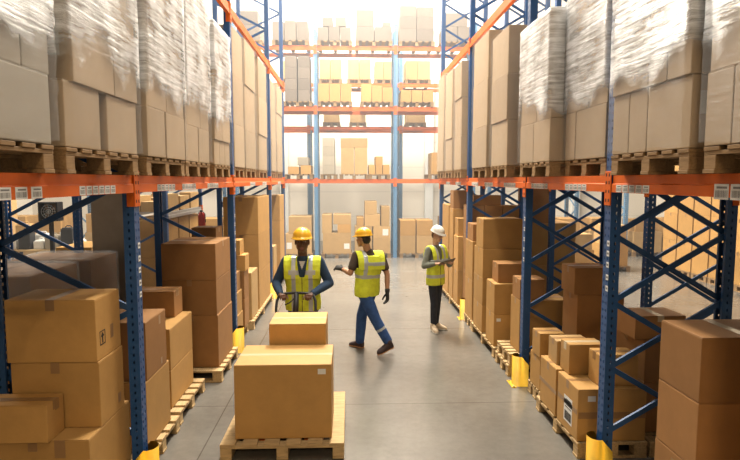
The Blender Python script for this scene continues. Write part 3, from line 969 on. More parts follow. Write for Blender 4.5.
R(2.48, 0.46, 5.98, 6.40, PZ, 0.66, 'bottom carton of the dark-topped column behind the small cartons', 'kraft_dark')
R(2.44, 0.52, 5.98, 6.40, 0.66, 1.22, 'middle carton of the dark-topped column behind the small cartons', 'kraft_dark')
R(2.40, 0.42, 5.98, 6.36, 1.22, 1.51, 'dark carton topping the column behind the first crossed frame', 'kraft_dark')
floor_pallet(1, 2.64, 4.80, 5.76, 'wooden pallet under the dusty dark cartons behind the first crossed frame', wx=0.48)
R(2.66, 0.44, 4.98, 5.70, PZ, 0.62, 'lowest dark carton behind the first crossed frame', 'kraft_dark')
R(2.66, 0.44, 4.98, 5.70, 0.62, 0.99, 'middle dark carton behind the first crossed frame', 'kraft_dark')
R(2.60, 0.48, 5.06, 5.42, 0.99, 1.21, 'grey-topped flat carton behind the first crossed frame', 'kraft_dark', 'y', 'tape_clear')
# third bay
pallet(2.45, 7.06, 0, 0.62, 0.98, 'lower of two empty pallets past the second tablet-side guard', 'pallets on the floor under the racks', PI / 2, True, 'wood_pale')
pallet(2.47, 7.05, 0.146, 0.60, 0.98, 'upper of two empty pallets past the second tablet-side guard', 'pallets on the floor under the racks', PI / 2, True, 'wood_pale')
R(2.10, 0.62, 6.90, 7.30, 0.292, 0.96, 'carton standing on the two stacked empty pallets', 'kraft')
R(2.10, 0.32, 6.91, 7.24, 0.96, 1.22, 'small taped carton on the one above the empty pallets', 'kraft_dark')
floor_pallet(1, 1.97, 7.62, 9.05, 'wooden pallet under the stack with the little white sticker')
R(1.98, 0.48, 7.67, 8.13, PZ, 0.60, 'bottom carton with a little white sticker, tablet-side rack', extras=[('label', 'f', 0.14, 0.82, 0.06, 0.045)])
R(1.98, 0.48, 7.67, 8.13, 0.60, 1.02, 'carton resting on the white-stickered one', 'kraft')
R(2.05, 0.46, 7.76, 8.09, 1.02, 1.29, 'smaller carton with two tape marks, topping the white-stickered stack', 'kraft_dark')
R(1.98, 0.62, 8.37, 8.97, PZ, 0.56, 'lowest carton of the high stack behind the white-stickered one', 'kraft')
R(1.98, 0.62, 8.37, 8.97, 0.56, 0.98, 'second carton of the high stack behind the white-stickered one', 'kraft')
R(1.98, 0.62, 8.37, 8.95, 0.98, 1.42, 'third carton of the high stack behind the white-stickered one', 'kraft')
R(1.98, 0.60, 8.38, 8.84, 1.42, 1.87, 'wide top carton of the high stack behind the white-stickered one', 'kraft')
floor_pallet(1, 1.98, 9.1, 9.69, 'short wooden pallet before the guard behind the woman')
R(1.99, 0.40, 9.12, 9.68, PZ, 0.80, 'lower carton in the column before the guard behind the woman', 'kraft')
R(1.99, 0.40, 9.12, 9.68, 0.80, 1.45, 'tall carton in the column before the guard behind the woman', 'kraft')
R(2.00, 0.34, 9.16, 9.60, 1.45, 1.73, 'small carton topping the column before the guard behind the woman', 'kraft_dark')
# fourth bay
floor_pallet(1, 1.97, 9.80, 12.1, 'long wooden pallet in the last bay of the tablet-side rack')
for i in range(3):
    R(2.06 + 0.32 * i, 0.32, 9.81, 10.12, 1.5, 2.0, ['dark carton next to the third tablet-side post, in the high row', 'dark carton in the middle of the high row past the third post', 'dark carton at the deep end of the high row past the third post'][i], 'kraft_dark')
    R(2.06 + 0.32 * i, 0.32, 9.81, 10.12, PZ, 0.85, ['bottom carton of the row next to the third tablet-side post', 'bottom carton in the middle of the row past the third post', 'bottom carton at the deep end of the row past the third post'][i], 'kraft_dark')
    R(2.06 + 0.32 * i, 0.32, 9.81, 10.12, 0.85, 1.5, ['second carton up next to the third tablet-side post', 'second carton up in the middle of the row past the third post', 'second carton up at the deep end of the row past the third post'][i], 'kraft_dark')
R(2.18, 0.50, 9.84, 10.1, 2.0, 2.18, 'flat carton lying on the dark high row past the third post', 'kraft_dark')
R(1.98, 0.42, 10.17, 10.60, PZ, 0.78, 'bottom carton behind the dark high row, last tablet-side bay', 'kraft')
R(1.98, 0.42, 10.17, 10.60, 0.78, 1.41, 'upright carton second up behind the dark high row', 'kraft')
R(2.00, 0.36, 10.30, 10.60, 1.41, 1.74, 'carton third up behind the dark high row, last tablet-side bay', 'kraft')
R(1.98, 0.42, 10.70, 11.1, PZ, 0.75, 'bottom carton of the highest column in the last tablet-side bay', 'kraft')
R(1.98, 0.42, 10.70, 11.1, 0.75, 1.33, 'second carton of the highest column in the last tablet-side bay', 'kraft')
R(1.98, 0.42, 10.70, 11.1, 1.33, 1.9, 'third carton of the highest column in the last tablet-side bay', 'kraft')
R(1.99, 0.40, 10.74, 11.1, 1.9, 2.25, 'top carton of the highest column, just under the beam', 'kraft_dark')
R(1.98, 0.42, 11.2, 11.95, PZ, 1.05, 'lower carton at the far end of the tablet-side rack', 'kraft')
R(1.98, 0.42, 11.2, 11.95, 1.05, 1.95, 'upper carton at the far end of the tablet-side rack', 'kraft')

# ------------------------------------------------------------------ goods in the gloom behind the two aisle racks
G2 = 'cartons in the racks behind'
def C(x0, x1, y0, y1, z0, z1, label, mat='kraft', seam='y', tape=None, group=G2, extras=()):
    return carton(x0, x1, y0, y1, z0, z1, label, group, mat, seam, tape, extras)
pallet(-3.66, 7.28, 0, 1.06, 0.86, 'pallet under the dark wrapped cartons by the plastered column', 'pallets behind the aisle racks', 0, False)
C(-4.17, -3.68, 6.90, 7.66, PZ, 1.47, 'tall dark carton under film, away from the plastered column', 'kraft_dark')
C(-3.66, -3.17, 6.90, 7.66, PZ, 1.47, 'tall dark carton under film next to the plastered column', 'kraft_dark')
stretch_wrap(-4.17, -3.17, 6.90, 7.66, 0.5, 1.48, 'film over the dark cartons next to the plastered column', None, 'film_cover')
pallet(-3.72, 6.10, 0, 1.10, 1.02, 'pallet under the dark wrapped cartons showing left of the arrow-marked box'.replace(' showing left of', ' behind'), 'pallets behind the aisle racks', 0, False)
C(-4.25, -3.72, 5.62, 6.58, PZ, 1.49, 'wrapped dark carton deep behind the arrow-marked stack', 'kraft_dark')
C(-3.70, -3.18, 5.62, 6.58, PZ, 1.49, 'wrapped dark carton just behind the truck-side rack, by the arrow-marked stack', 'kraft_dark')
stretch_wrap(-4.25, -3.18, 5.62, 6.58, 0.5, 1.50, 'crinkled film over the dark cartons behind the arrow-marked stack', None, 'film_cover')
# shelf behind, past the second truck-side post
for i, (x0, x1, z1) in enumerate([(-4.7, -4.35, 2.12), (-4.33, -4.05, 2.0), (-4.03, -3.76, 2.16)]):
    for j in range(3):
        y0 = 11.75 + j * 0.82
        C(x0, x1, y0, y0 + 0.7, 1.79, z1 - 0.06 * (j % 2), 'carton on the low shelf behind the truck-side rack', 'kraft_pale', group='cartons on the low shelf behind')
for j in range(3):
    y0 = 11.75 + j * 0.82
    C(-4.7, -3.8, y0, y0 + 0.76, 0.002, 0.82, 'big carton on the floor under the low shelf behind', 'kraft', group='big cartons under the low shelf')
    C(-4.7, -3.8, y0, y0 + 0.76, 0.82, 1.62, 'big carton second up under the low shelf behind', 'kraft', group='big cartons second up under the low shelf')
pallet(-4.3, 9.3, 0, 1.0, 1.0, 'pallet in the bay beside the plastered column', 'pallets behind the aisle racks', 0, False)
for i, (x0, x1, z0, z1) in enumerate([(-4.75, -4.3, PZ, 0.8), (-4.28, -3.85, PZ, 0.8), (-4.6, -4.05, 0.8, 1.4)]):
    C(x0, x1, 8.85, 9.75, z0, z1, ['brown carton deep in the bay beside the plastered column', 'brown carton low in the bay beside the plastered column', 'brown carton on top in the bay beside the plastered column'][i], 'kraft')
# right back-to-back rack
pallet(3.72, 10.45, 0, 0.94, 1.06, 'pallet under the light brown load in the rack behind, tablet side', 'pallets behind the aisle racks', 0, False)
C(3.26, 3.62, 9.98, 10.9, PZ, 0.9, 'light brown carton low behind the second crossed frame', 'kraft')
C(3.64, 4.10, 9.98, 10.9, PZ, 0.9, 'light brown carton low and deeper behind the second crossed frame', 'kraft')
C(3.26, 3.62, 9.98, 10.9, 0.9, 1.67, 'light brown carton second up behind the second crossed frame', 'kraft')
C(3.64, 4.10, 9.98, 10.9, 0.9, 1.67, 'light brown carton second up and deeper behind the second crossed frame', 'kraft')
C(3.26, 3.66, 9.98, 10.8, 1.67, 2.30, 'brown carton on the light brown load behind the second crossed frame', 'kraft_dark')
pallet(3.95, 12.2, 0, 0.9, 0.9, 'pallet in the far bay of the rack behind, tablet side', 'pallets behind the aisle racks', 0, False)
C(3.6, 4.3, 11.8, 12.6, PZ, 0.9, 'lower pale carton in the far bay of the rack behind', 'kraft_pale')
C(3.6, 4.3, 11.8, 12.6, 0.9, 1.5, 'upper pale carton in the far bay of the rack behind', 'kraft_pale')
# tall light-brown columns across the next aisle
for c in range(5):
    y0 = 11.6 + c * 0.66
    pallet(9.0, y0 + 0.32, 0, 1.0, 0.62, 'pallet under the tall light-brown columns across the next aisle', 'pallets across the next aisle', 0, False)
    for t in range(4):
        C(8.5, 9.5, y0, y0 + 0.62, PZ + t * 0.72, PZ + (t + 1) * 0.72, '%s carton up in the %s light-brown column across the next aisle' % (ORD[t + 1], ORD[c + 1]), 'kraft', 'x', 'tape', 'cartons across the next aisle')
for c, (x, y, w, hh) in enumerate([(6.0, 14.6, 0.7, 0.9), (5.2, 14.9, 0.6, 0.7), (7.1, 15.0, 0.7, 1.1)]):
    pallet(x, y, 0, w + 0.1, 0.8, 'pallet standing in the next aisle beyond the tablet-side rack', 'pallets standing in the next aisle', 0, False)
    C(x - w / 2, x + w / 2, y - 0.35, y + 0.35, PZ, PZ + hh * 0.55, ['low carton in the next aisle, middle pallet', 'low carton in the next aisle, pallet closest to the tablet-side rack', 'low carton in the next aisle, pallet by the light-brown columns'][c], 'kraft')
    C(x - w / 2 + 0.04, x + w / 2 - 0.05, y - 0.33, y + 0.33, PZ + hh * 0.55, PZ + hh, ['upper carton in the next aisle, middle pallet', 'upper carton in the next aisle, pallet closest to the tablet-side rack', 'upper carton in the next aisle, pallet by the light-brown columns'][c], 'kraft_pale')

# ------------------------------------------------------------------ the far rack
FG = 'cartons in the far rack'
def FC(x0, x1, z0, z1, label, mat='kraft_pale', y=17.47, d=0.9, group=FG, extras=(), seam='y', tape=None):
    return carton(x0, x1, y, y + d, z0, z1, label, group, mat, seam, tape, extras)
def FP(x, z, w, label, y=17.98, group='pallets in the far rack'):
    pallet(x, y, z, w, 1.04, label, group, 0, False)
# ground bay behind the man with the truck
FP(-1.62, 0, 0.9, 'pallet at the far rack foot behind the pallet-truck man')
FC(-2.02, -1.20, PZ, 0.78, 'wide carton at the far rack foot behind the pallet-truck man', extras=[('label', 'f', 0.14, 0.4, 0.16, 0.2)])
FC(-1.92, -1.20, 0.78, 1.32, 'upper carton at the far rack foot behind the pallet-truck man')
FP(-0.42, 0, 0.96, 'pallet at the far rack foot between the two men')
FC(-0.86, 0.03, PZ, 0.80, 'wide carton with a white label at the far rack foot, between the men', extras=[('label', 'f', 0.85, 0.36, 0.17, 0.17)])
FC(-0.88, -0.57, 0.80, 1.38, 'tall narrow carton on the wide white-labelled one, between the men')
FC(-0.53, 0.03, 1.07, 1.38, 'top flat carton of the heap between the two men')
FC(-0.40, 0.03, 0.80, 1.07, 'square carton in the middle of the heap between the two men', 'kraft')
FP(0.70, 0, 1.14, 'pallet at the far rack foot behind the walking man')
FC(0.14, 0.69, PZ, 1.0, 'big carton directly behind the walking man')
FC(0.72, 1.26, PZ, 0.63, 'bottom carton beyond the walking man, beside the big one')
FC(0.72, 1.26, 0.63, 1.0, 'carton with a white label beyond the walking man', extras=[('label', 'f', 0.72, 0.5, 0.18, 0.2)])
FC(0.20, 0.43, 1.0, 1.29, 'small cube carton above the walking man\'s hat'.replace("'s hat", ''), 'kraft')
FC(0.45, 0.94, 1.0, 1.38, 'carton carrying the highest box beyond the walking man')
FC(0.46, 0.84, 1.38, 1.79, 'highest carton of the heap beyond the walking man')
FC(0.97, 1.24, 1.0, 1.63, 'upright narrow carton beyond the walking man, by the blue post')
FP(2.1, 0, 1.08, 'pallet at the far rack foot behind the woman')
FC(1.57, 2.06, PZ, 0.70, 'slatted-looking low carton at the far rack foot by the blue post')
FC(2.09, 2.60, PZ, 0.70, 'low carton at the far rack foot behind the woman')
FC(1.57, 2.06, 0.70, 1.19, 'upper carton at the far rack foot by the blue post', 'kraft')
FC(2.09, 2.60, 0.70, 1.19, 'upper carton at the far rack foot behind the woman', 'kraft')
# first beam
FP(-1.6, 2.482, 0.9, 'pallet on the first far beam over the pallet-truck man')
FC(-1.92, -1.57, 2.63, 2.86, 'small carton on the first far beam, end of its pair', 'kraft')
FC(-1.53, -1.2, 2.63, 2.9, 'small carton on the first far beam, by the blue post', 'kraft')
FC(-1.62, -1.28, 2.905, 3.15, 'white carton on the pair on the first far beam', 'white_card')
FP(-0.66, 2.482, 0.5, 'pallet under the slim pale column on the first far beam')
for t in range(4):
    FC(-0.85, -0.47, 2.63 + 0.28 * t, 2.63 + 0.28 * (t + 1), '%s pale carton up in the slim column on the first far beam' % ORD[t + 1], 'white_card')
FP(0.13, 2.482, 0.9, 'pallet under the big tan carton on the first far beam')
FC(-0.28, 0.13, 2.63, 3.45, 'tan carton, half of the big cube on the first far beam')
FC(0.14, 0.54, 2.63, 3.45, 'tan carton, other half of the cube, beside the small crates')
FC(-0.29, 0.55, 3.45, 3.74, 'flat carton lying across the big cube on the first far beam')
FP(0.92, 2.482, 0.66, 'pallet under the low row on the first far beam')
for i in range(3):
    FC(0.58 + i * 0.22, 0.79 + i * 0.22, 2.63, 2.92, '%s carton of the low row beside the big cube, first far beam' % ORD[i + 1], 'kraft')
FC(0.79, 1.02, 2.92, 3.18, 'carton on the low row beside the big cube', 'kraft')
FP(2.85, 2.482, 0.8, 'pallet on the first far beam above the woman')
FC(2.55, 2.88, 2.63, 3.3, 'brown upright carton on the first far beam above the woman', 'kraft')
FC(2.90, 3.2, 2.63, 3.1, 'brown shorter carton on the first far beam above the woman', 'kraft')
# second beam
FP(-1.6, 4.70, 0.9, 'pallet under the twin grey columns on the second far beam')
for c, (x0, x1) in enumerate([(-1.98, -1.61), (-1.58, -1.22)]):
    for t in range(4):
        FC(x0, x1, 4.847 + 0.34 * t, 4.847 + 0.34 * (t + 1), '%s carton up, %s grey column on the second far beam' % (ORD[t + 1], ORD[c + 1]), 'grey_card')
FP(-0.45, 4.70, 1.06, 'pallet under the cartons in the middle bay, second far beam')
FP(0.83, 4.70, 1.0, 'pallet under the cartons beside the second far upright, second beam')
FP(2.07, 4.70, 1.04, 'pallet under the three cartons above the woman, second far beam')
for i in range(3):
    FC(-0.97 + 0.345 * i, -0.63 + 0.345 * i, 4.847, 5.38, '%s of three cartons in the middle bay, second far beam' % ORD[i + 1], 'kraft')
    FC(0.35 + 0.325 * i, 0.67 + 0.325 * i, 4.847, 5.38 - 0.05 * i, '%s of three cartons beside the second far upright' % ORD[i + 1], 'kraft')
    FC(1.57 + 0.34 * i, 1.9 + 0.34 * i, 4.847, 5.2, '%s of three cartons on the second far beam above the woman' % ORD[i + 1], 'kraft')
# third beam
for n_, x, w in ((1, -3.0, 0.7), (2, -1.8, 1.1), (3, -0.45, 1.05), (4, 0.74, 1.12), (5, 2.05, 1.1), (6, 3.3, 1.0)):
    FP(x, 6.52, w, 'pallet under the %s load on the top far beam' % ORD[n_])
T0 = 6.667
def top_load(n_, cells, mat='grey_card'):
    for i, (x0, x1, z0, z1) in enumerate(cells):
        FC(x0, x1, T0 + z0, T0 + z1, '%s grey brown carton of the %s load on the top far beam' % (ORD[i + 1], ORD[n_]), mat)
top_load(1, [(-3.3, -2.7, 0, 0.45), (-3.3, -2.75, 0.45, 0.85)])
top_load(2, [(-2.34, -1.98, 0, 0.55), (-1.97, -1.62, 0, 0.58), (-1.61, -1.26, 0, 0.56)])
top_load(3, [(-0.97, -0.64, 0, 0.4), (-0.63, -0.3, 0, 0.42), (-0.29, 0.05, 0, 0.4), (-0.82, -0.5, 0.42, 0.68), (-0.44, -0.1, 0.42, 0.7)])
top_load(4, [(0.19, 0.75, 0, 0.42), (0.76, 1.29, 0, 0.42), (0.2, 0.74, 0.42, 0.92), (1.0, 1.26, 0.42, 0.55)])
top_load(5, [(1.51, 2.04, 0, 0.36), (2.05, 2.58, 0, 0.36), (1.52, 2.04, 0.36, 0.72), (2.05, 2.57, 0.36, 0.72), (1.53, 2.04, 0.72, 1.05), (2.05, 2.56, 0.72, 1.02)])
top_load(6, [(2.85, 3.3, 0, 0.45), (3.31, 3.75, 0, 0.45), (2.9, 3.6, 0.45, 0.85)])
# goods on the rack behind the far one
for n_, (x0, x1, h) in enumerate([(-1.03, -0.28, 0.66), (-0.07, 0.72, 0.66), (0.86, 1.45, 0.6), (1.9, 2.75, 0.62), (-2.3, -1.6, 0.6)]):
    FP((x0 + x1) / 2, 5.718, x1 - x0 + 0.04, 'pallet under the %s tan load behind the far rack' % ORD[n_ + 1], 19.87, 'pallets behind the far rack')
    xm = (x0 + x1) / 2
    FC(x0, xm - 0.002, 5.864, 5.864 + h, 'tan carton, half of the %s load behind the far rack' % ORD[n_ + 1], 'kraft_pale', 19.4, 0.9, 'cartons behind the far rack')
    FC(xm + 0.002, x1, 5.864, 5.864 + h, 'tan carton, other half of the %s load behind the far rack' % ORD[n_ + 1], 'kraft_pale', 19.4, 0.9, 'cartons behind the far rack')
for n_, (x0, x1, h) in enumerate([(-0.9, -0.35, 0.3), (0.0, 0.55, 0.28), (1.95, 2.6, 0.5)]):
    FP((x0 + x1) / 2, 4.268, x1 - x0 + 0.04, 'pallet under the %s low tan carton behind the far rack' % ORD[n_ + 1], 19.87, 'pallets behind the far rack')
    FC(x0, x1, 4.414, 4.414 + h, '%s low tan carton on the lower beam behind the far rack' % ORD[n_ + 1], 'kraft_pale', 19.4, 0.9, 'cartons behind the far rack')
# the far rack's ground bays seen between the aisle racks
rb = random.Random(5)
for bi, (xa, xb) in enumerate([(-10.7, -8.6), (-8.2, -6.2), (-5.8, -3.7), (-3.35, -2.15), (2.8, 3.7), (4.1, 6.15), (6.55, 8.6), (9.0, 11.0)]):
    side = 'truck' if xa < 0 else 'tablet'
    w = xb - xa
    n = 2 if w > 1.5 else 1
    for q in range(n):
        a = xa + w / n * q + 0.03
        e = xa + w / n * (q + 1) - 0.03
        FP((a + e) / 2, 0, e - a, 'pallet in a far ground bay seen through the %s-side rack' % side, group='pallets in far ground bays, %s side' % side)
        h1, h2 = rb.uniform(0.5, 0.75), rb.uniform(0.35, 0.6)
        m_ = (a + e) / 2
        FC(a, m_ - 0.003, PZ, PZ + h1, 'carton on a pallet in a far ground bay seen through the %s-side rack' % side, group='low cartons in far ground bays, %s side' % side)
        FC(m_ + 0.003, e, PZ, PZ + h1, 'carton on a pallet in a far ground bay seen through the %s-side rack' % side, group='low cartons in far ground bays, %s side' % side)
        FC(a + 0.05, e - 0.25, PZ + h1, PZ + h1 + h2, 'carton on top in a far ground bay seen through the %s-side rack' % side, 'kraft', group='top cartons in far ground bays, %s side' % side)
# ------------------------------------------------------------------ figures
def V(*a):
    return Vector(a)

class Blob:
    """overlapping closed solids fused into one smooth skin"""
    def __init__(self):
        self.bm = bmesh.new()
    def cap(self, p0, r0, p1, r1, seg=14):
        p0, p1 = V(*p0), V(*p1)
        d = p1 - p0
        L = max(d.length, 1e-5)
        d = d / L
        a = d.orthogonal().normalized()
        b = d.cross(a)
        rings = []
        for k in range(5):                     # rounded start
            t = PI / 2 * (1 - k / 4.0)
            rings.append((p0 - d * r0 * math.sin(t), max(r0 * math.cos(t), r0 * 0.08)))
        for k in range(5):
            t = PI / 2 * k / 4.0
            rings.append((p1 + d * r1 * math.sin(t), max(r1 * math.cos(t), r1 * 0.08)))
        self.rings([(c, a * r, b * r) for c, r in rings], seg)
    def chain(self, pts, seg=14):
        for (p, r), (q, s) in zip(pts, pts[1:]):
            self.cap(p, r, q, s, seg)
    def rings(self, rs, seg=20, pw=1.0):
        vs = []
        for c, a, b in rs:
            row = []
            for k in range(seg):
                t = 2 * PI * k / seg
                ct, st = math.cos(t), math.sin(t)
                if pw != 1.0:
                    ct = math.copysign(abs(ct) ** pw, ct)
                    st = math.copysign(abs(st) ** pw, st)
                row.append(self.bm.verts.new(c + a * ct + b * st))
            vs.append(row)
        for A, B in zip(vs, vs[1:]):
            for k in range(seg):
                self.bm.faces.new((A[k], A[(k + 1) % seg], B[(k + 1) % seg], B[k]))
        self.bm.faces.new(vs[0][::-1])
        self.bm.faces.new(vs[-1])
    def ell(self, c, r, rot=None):
        c = V(*c)
        m = Matrix.Translation(c)
        if rot is not None:
            m = m @ rot.to_4x4()
        m = m @ Matrix.Diagonal((r[0], r[1], r[2], 1))
        bmesh.ops.create_icosphere(self.bm, subdivisions=3, radius=1.0, matrix=m)
    def mesh(self, name, voxel, mats, pick=None, smooth=4):
        bmesh.ops.recalc_face_normals(self.bm, faces=self.bm.faces)
        me = bpy.data.meshes.new(name)
        self.bm.to_mesh(me)
        self.bm.free()
        ob = bpy.data.objects.new('form', me)
        COL.objects.link(ob)
        r = ob.modifiers.new('r', 'REMESH')
        r.mode = 'VOXEL'
        r.voxel_size = voxel
        s = ob.modifiers.new('s', 'SMOOTH')
        s.factor = 0.5
        s.iterations = smooth
        dg = bpy.context.evaluated_depsgraph_get()
        out = bpy.data.meshes.new_from_object(ob.evaluated_get(dg))
        out.name = name
        bpy.data.objects.remove(ob)
        bpy.data.meshes.remove(me)
        out.materials.clear()
        for m in mats:
            out.materials.append(M[m])
        for p in out.polygons:
            p.use_smooth = True
            p.material_index = pick(p.center, p.normal) if pick else 0
        return out

def hand(bl, wrist, d, palm, side, curl=0.5, r=0.0, s=1.0):
    """palm and five fingers; d: direction of the fingers, palm: normal out of the palm, side: +1 thumb on d x palm"""
    w, d, n = V(*wrist), V(*d).normalized(), V(*palm)
    n = (n - d * n.dot(d)).normalized()
    u = d.cross(n) * side                         # towards the thumb
    k0 = w + d * 0.012 * s
    bl.rings([(w - d * 0.01, u * (0.027 * s + r), n * (0.021 * s + r)), (k0 + d * 0.025 * s, u * (0.036 * s + r), n * (0.018 * s + r)),
              (k0 + d * 0.085 * s, u * (0.041 * s + r), n * (0.015 * s + r)), (k0 + d * 0.095 * s, u * (0.036 * s + r), n * (0.009 * s + r))], 16)
    for i, ln in enumerate((0.076, 0.084, 0.078, 0.060)):
        o = (1.5 - i) * 0.0205 * s
        p = k0 + d * 0.082 * s + u * o
        ang = 0.15
        dirv = d
        q = p
        for j, fr in enumerate((0.45, 0.32, 0.23)):
            ang += curl * (0.75 if j == 0 else 0.85)
            dirv = d * math.cos(ang) + n * math.sin(ang)
            e = q + dirv * ln * fr * s
            rr = (0.0088 - 0.0009 * j) * s + r
            bl.cap(q, rr, e, rr - 0.0007, 8)
            q = e
    t0 = k0 + d * 0.02 * s + u * 0.028 * s
    t1 = t0 + (u * 0.75 + d * 0.6 + n * 0.35).normalized() * 0.042 * s
    t2 = t1 + (u * (0.4 - 0.35 * curl) + d * 0.8 + n * (0.35 + 0.4 * curl)).normalized() * 0.034 * s
    t3 = t2 + (d * 0.85 + n * (0.3 + 0.5 * curl) - u * 0.2 * curl).normalized() * 0.024 * s
    bl.chain([(t0, 0.0135 * s + r), (t1, 0.0108 * s + r), (t2, 0.0098 * s + r), (t3, 0.0078 * s + r)], 8)

def head(bl, c, Rm, neck, f):
    """Rm turns head space (x sideways, -y ahead, z up) into body space; c is the middle of the skull"""
    def P(x, y, z):
        return c + Rm @ V(x * f, y * f, z * f)
    bl.ell(P(0, 0.012, 0.035), (0.074 * f, 0.094 * f, 0.085 * f), Rm)
    bl.ell(P(0, -0.022, -0.035), (0.065 * f, 0.072 * f, 0.074 * f), Rm)
    bl.ell(P(0, -0.050, -0.080), (0.046 * f, 0.042 * f, 0.034 * f), Rm)
    bl.cap(P(0, -0.078, -0.098), 0.019 * f, P(0, -0.074, -0.096), 0.019 * f)
    bl.cap(P(-0.036, -0.074, 0.032), 0.013 * f, P(0.036, -0.074, 0.032), 0.013 * f)
    bl.cap(P(0, -0.088, 0.018), 0.010 * f, P(0, -0.108, -0.022), 0.0145 * f)
    bl.cap(P(-0.013, -0.094, -0.026), 0.010 * f, P(0.013, -0.094, -0.026), 0.010 * f)
    bl.cap(P(-0.019, -0.087, -0.056), 0.0085 * f, P(0.019, -0.087, -0.056), 0.0085 * f)
    bl.cap(P(-0.015, -0.085, -0.067), 0.0085 * f, P(0.015, -0.085, -0.067), 0.0085 * f)
    for s in (-1, 1):
        bl.ell(P(s * 0.043, -0.062, -0.018), (0.020 * f, 0.020 * f, 0.022 * f), Rm)     # cheeks
        bl.ell(P(s * 0.031, -0.078, 0.012), (0.0145 * f, 0.011 * f, 0.0085 * f), Rm)     # lids
        bl.ell(P(s * 0.076, 0.012, -0.004), (0.009 * f, 0.019 * f, 0.031 * f), Rm)       # ears
    bl.cap(P(0, 0.03, -0.055), 0.052 * f, neck, 0.058 * f)
    Ri = Rm.inverted()
    def face_pick(co):
        q = (Ri @ (co - c)) / f
        if q.y < -0.055:
            for s in (-1, 1):
                dx, dz = q.x - s * 0.031, q.z - 0.012
                if dx * dx / 0.0135 ** 2 + dz * dz / 0.0065 ** 2 < 1:
                    return 2 if abs(dx) < 0.0065 else 1
            if abs(q.x) < 0.024 and -0.074 < q.z < -0.050 and q.y < -0.078:
                return 3
            for s in (-1, 1):
                if abs(q.x - s * 0.033) < 0.019 and abs(q.z - 0.034 + 0.12 * abs(q.x - s * 0.033)) < 0.0048:
                    return 4
        return 0
    return face_pick

def hard_hat(parent, c, Rm, mat, f=1.0):
    mb = MB()
    k_ = mb.mi(mat)
    seg, rows = 32, []
    rx, ry, rz, zb = 0.108 * f, 0.132 * f, 0.108 * f, 0.060 * f
    def pt(x, y, z):
        return c + Rm @ V(x, y, z)
    for j in range(9):
        t = PI / 2 * j / 8 * 0.985
        row = []
        for k in range(seg):
            a = 2 * PI * k / seg
            x, y = math.sin(a), -math.cos(a)
            ridge = 1 + 0.035 * math.exp(-(x / 0.16) ** 2) * math.sin(t)
            row.append(mb.bm.verts.new(pt(x * rx * math.cos(t), 0.01 + y * ry * math.cos(t), zb + rz * math.sin(t) * ridge)))
        rows.append(row)
    rim = []
    for ext, dz in ((0.006, -0.001), (1.0, -0.012), (1.0, -0.017), (-0.06, -0.010)):
        row = []
        for k in range(seg):
            a = 2 * PI * k / seg
            x, y = math.sin(a), -math.cos(a)
            e = (0.010 + 0.042 * max(0, -y) ** 3) if ext == 1.0 else ext * 0.1
            row.append(mb.bm.verts.new(pt(x * (rx + e * f), 0.01 + y * (ry + e * f), zb + dz * f - (0.010 * max(0, -y) ** 3 if ext == 1.0 else 0))))
        rim.append(row)
    seq = rim[::-1] + rows
    for A, B in zip(seq, seq[1:]):
        for k in range(seg):
            q = mb.bm.faces.new((A[k], A[(k + 1) % seg], B[(k + 1) % seg], B[k]))
            q.material_index = k_
            q.smooth = True
    mb.bm.faces.new(rows[-1]).material_index = k_
    mb.build('hard_hat', parent)

def shoe(parent, heel, toe, up, mat, sole, w=0.047):
    heel, toe, up = V(*heel), V(*toe), V(*up).normalized()
    d = (toe - heel).normalized()
    s = d.cross(up).normalized()
    up = s.cross(d)
    L = (toe - heel).length
    bl = Blob()
    prof = [(-0.03, 0.7, 0.02), (0.0, 0.85, 0.045), (0.10, 0.92, 0.055), (0.35, 0.9, 0.052), (0.6, 1.0, 0.036), (0.85, 0.92, 0.026), (0.98, 0.62, 0.018), (1.02, 0.3, 0.010)]
    bl.rings([(heel + d * L * t + up * (0.014 + h), s * w * ww, up * h) for t, ww, h in prof], 16)
    bl.cap(heel + d * L * 0.17 + up * 0.06, 0.043, heel + d * L * 0.17 + up * 0.115, 0.045)
    so = [(-0.045, 0.55), (-0.03, 0.82), (0.05, 0.95), (0.4, 0.9), (0.62, 1.08), (0.85, 1.0), (0.98, 0.72), (1.04, 0.4)]
    bl.rings([(heel + d * L * t + up * 0.011, s * w * ww, up * 0.011) for t, ww in so], 16)
    me = bl.mesh('shoe', 0.007, [mat, sole], lambda co, n: 1 if (co - heel).dot(up) < 0.021 else 0, 2)
    link('shoe', me, parent)

def lerp(a, b, t):
    return V(*a) * (1 - t) + V(*b) * t

